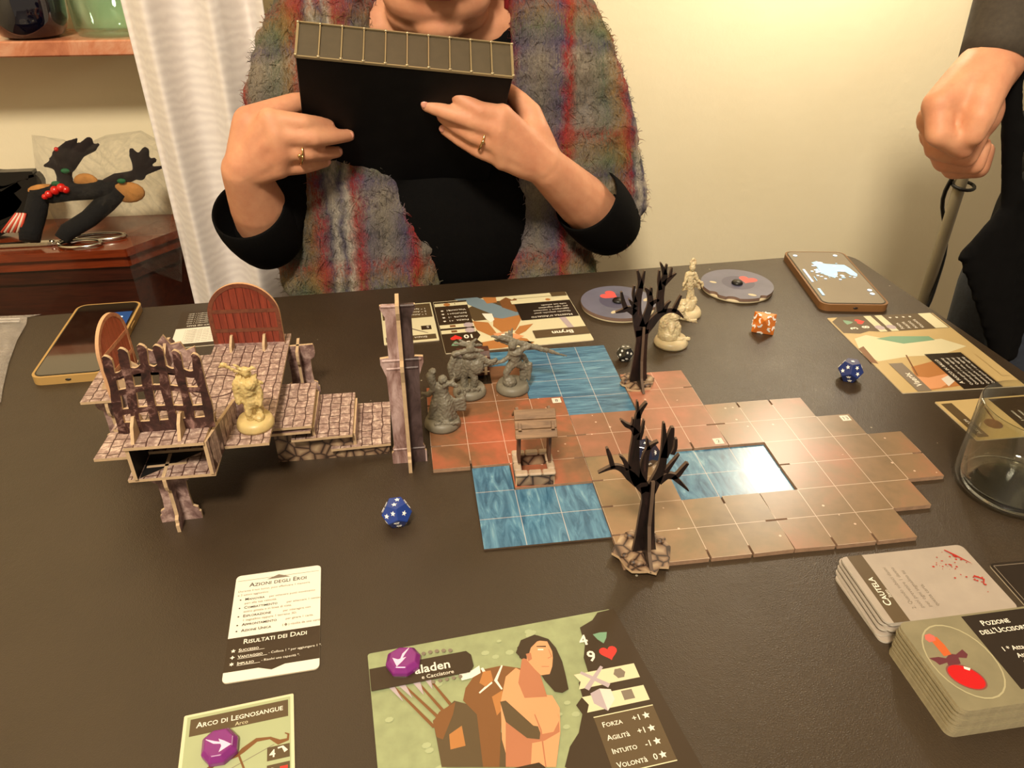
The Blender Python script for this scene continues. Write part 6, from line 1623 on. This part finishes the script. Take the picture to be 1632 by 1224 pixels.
# ------------------------------------------------------------------ standing person at the right
def standing():
    root = (21.2, 4.4, FL)
    t = thing('person', 'standing person in black coat with closed hand, cut off by right edge', 'person', root)
    Wr = P3(1582, 100, 2.2)
    def hnd(mb):
        W = Vector(Wr)
        kn = [P3(1497, 168, 1.4), P3(1488, 190, 2.0), P3(1492, 214, 2.7), P3(1504, 236, 3.3)]
        md = [P3(1496, 214, .9), P3(1494, 236, 1.6), P3(1506, 256, 2.4), P3(1520, 268, 3.1)]
        tp = [P3(1534, 236, .9), P3(1540, 250, 1.6), P3(1552, 262, 2.4), P3(1560, 268, 3.1)]
        en = [P3(1552, 206, 1.5), P3(1560, 220, 2.0), P3(1566, 232, 2.6), P3(1572, 240, 3.1)]
        kn = [Vector(a) for a in kn]
        for i in range(4):
            limb(mb, [W + (kn[i] - W) * .1, W + (kn[i] - W) * .55, kn[i]], [.92, .75, .55]); limb(mb, [kn[i], md[i], tp[i], en[i]], [.46, .41, .37, .3])
        for i in range(3): limb(mb, [kn[i], kn[i + 1]], [.42, .42])
        mb.ell(P3(1542, 180, 2.4), (1.2, .9, 1.1), n=16)
        limb(mb, [P3(1578, 120, 1.7), P3(1568, 152, 1.1), P3(1560, 186, .7), P3(1550, 214, .6)], [.75, .62, .5, .4])
    def body(mb):
        hnd(mb)
        limb(mb, [Wr, P3(1614, 20, 3.2), (18.8, 4.4, 14.5), (18.2, 5.4, 21.5)], [.95, 1.25, 1.6, 2.0], n=16)
        Hc = Vector((21.4, 3.0, 27.5))
        for c, r in (((0, 0, 0.8), (2.5, 3.0, 3.0)), ((0, -.8, -1.4), (2.0, 2.1, 2.2)), ((0, -1.6, -2.6), (1.3, 1.1, .9))): mb.ell(Hc + Vector(c), r, n=20)
        limb(mb, [Hc + Vector((0, -2.9, .1)), Hc + Vector((0, -3.3, -.9))], [.25, .42])
        for sx in (-1, 1): mb.ell(Hc + Vector((sx * 2.5, .1, -.3)), (.25, .5, .8), n=10)
        limb(mb, [Hc + Vector((0, .5, -2)), (21.4, 4.6, 21.5)], [1.7, 2.0])
        for c, r in (((21.3, 4.6, 17), (3.8, 2.7, 5)), ((21.3, 4.4, 10), (3.4, 2.6, 6)), ((21.3, 4.4, 3), (3.3, 2.6, 4.5)), ((21.3, 4.4, -2), (3.4, 2.4, 2.6))): mb.ell(c, r, n=20)
        limb(mb, [(21.4, 4.6, 21), (18.2, 5.4, 21.3)], [2, 2]); limb(mb, [(21.4, 4.6, 21), (24.8, 5.0, 21.3), (26.2, 5, 13), (25.8, 3.2, 6)], [2, 2, 1.5, 1.0])
        hw = Vector((25.6, 2.6, 3.6)); limb(mb, [(25.8, 3.2, 6), hw], [.9, .9])
        for i in range(4): limb(mb, [hw, hw + Vector((-.2 + .1 * i, -.9 + .6 * i, -1.8)), hw + Vector((-.5, -.8 + .5 * i, -3.0 + .15 * abs(i - 1)))], [.7, .36, .26])
        limb(mb, [hw, hw + Vector((-.6, -1.1, -.8)), hw + Vector((-.8, -1.4, -1.8))], [.6, .4, .3])
        for sx in (-1, 1): limb(mb, [(21.3 + sx * 2.1, 4.4, 0), (21.3 + sx * 2.2, 4.1, -10), (21.3 + sx * 2.2, 4.6, FL + 1.8)], [2.0, 1.6, 1.1], n=16)
    b = wblob('body', body, .11, M_SKIN, root, t, 3)
    Hc = Vector((21.4, 3.0, 27.5)) - Vector(root)
    for sx in (-1, 1):
        mb = MB(); mb.ell(Hc + Vector((sx * .95, -2.6, .1)), (.33, .3, .26)); e = mb.build('eye', flat('eye_white', (230, 222, 210), .3), t)
        mb = MB(); mb.ell(Hc + Vector((sx * .95, -2.87, .08)), (.14, .05, .14)); mb.build('iris', flat('brown_iris', (70, 44, 26), .2), e)
    mb = MB(); mb.tube([Hc + Vector((-.8, -2.7, -1.8)), Hc + Vector((0, -3.0, -1.75)), Hc + Vector((.8, -2.7, -1.8))], [.05, .18, .05], 8); mb.build('lip', flat('lips', (180, 92, 82), .4), t)
    R_ = Vector(root)
    def hair(mb):
        mb.ell(Hc + R_ + Vector((0, .5, 1.5)), (2.75, 3.0, 2.7), n=20); mb.ell(Hc + R_ + Vector((0, 1.4, -.4)), (2.5, 1.9, 2.2), n=16)
    wblob('hair', hair, .2, flat('dark_hair', (34, 24, 18), .6, .3, 300, bump=.6, bscale=500), root, t, 3)
    def coat(mb):
        for c, r in (((21.5, 4.4, 17), (4.6, 3.3, 5.2)), ((21.5, 4.2, 9.5), (4.4, 3.2, 7)), ((21.6, 4.3, 1.5), (4.4, 3.3, 6.5))): mb.ell(c, r, n=24)
        # front edge of the coat hanging forward and its flared corner
        e = [P3(1612, -40, 2.4), P3(1612, 90, 2.4), P3(1613, 210, 2.4), P3(1612, 310, 2.4)]
        limb(mb, [(17.8, 3.2, 18)] + e, [1.5, .4, .35, .35, .35], n=10)
        for a in e: limb(mb, [a, (a[0] + 3.4, 3.6, a[2])], [.4, 1.5], n=10)
        tip = Vector(P3(1532, 410, 2.0)); up = Vector(P3(1610, 330, 2.4)); dn = Vector(P3(1592, 570, 2.2))
        for k in range(9):
            f_ = k / 8; a = tip.lerp(up, f_); c = tip.lerp(dn, f_); limb(mb, [a, c], [.14 + .2 * f_, .14 + .2 * f_], n=8); limb(mb, [a, (20.4, 4.4, a[2])], [.2, 1.5], n=8); limb(mb, [c, (20.4, 4.4, c[2])], [.2, 1.8], n=8)
        limb(mb, [(21.4, 4.6, 20.6), (18.1, 5.4, 21), (18.5, 4.5, 15), P3(1626, 10, 3.2)], [2.3, 2.4, 2.0, 1.1], n=16)
        limb(mb, [(21.4, 4.6, 20.6), (24.9, 5.0, 21), (26.2, 5, 13), (25.9, 3.5, 7)], [2.3, 2.4, 1.9, 1.4], n=16)
        limb(mb, [(21.4, 4.2, 23.2), (21.4, 4.0, 22)], [2.3, 2.7], n=16)
    wblob('black_coat', coat, .17, flat('black_coat_cloth', (10, 9, 9), .9, .2, 100, spec=.12), root, t, 5)
    mb = MB(); W0 = Vector(Wr) - R_; up_ = (Vector(P3(1618, -10, 3.1)) - R_)
    mb.tube([W0 + (up_ - W0) * .02, W0 + (up_ - W0) * .25, up_, up_ + Vector((.6, .6, 3))], [1.02, 1.05, 1.15, 1.4], 24); o = mb.build('grey_cuff', flat('dark_grey_sleeve', (62, 54, 44), .85, .15, 200), t)
    def jeans(mb):
        mb.ell((21.3, 4.4, -2.5), (4.0, 2.9, 3.0), n=20)
        for sx in (-1, 1): limb(mb, [(21.3 + sx * 2.1, 4.4, -1), (21.3 + sx * 2.2, 4.1, -10), (21.3 + sx * 2.2, 4.6, FL + 2.4)], [2.5, 2.2, 1.7], n=16)
        limb(mb, [P3(1590, 550, 2.8), (19.6, 3.8, -5)], [.5, 1.5])
    wblob('jeans', jeans, .22, flat('blue_jeans', (40, 46, 58), .85, .2, 200), root, t, 4)
    for sx in (-1, 1):
        mb = MB(); mb.box((sx * 2.2, -.9, .95), (3.0, 8.2, 1.9), ch=.6); mb.build('shoe', flat('black_shoe', (18, 17, 17), .4), t, bevel=.3)
standing()
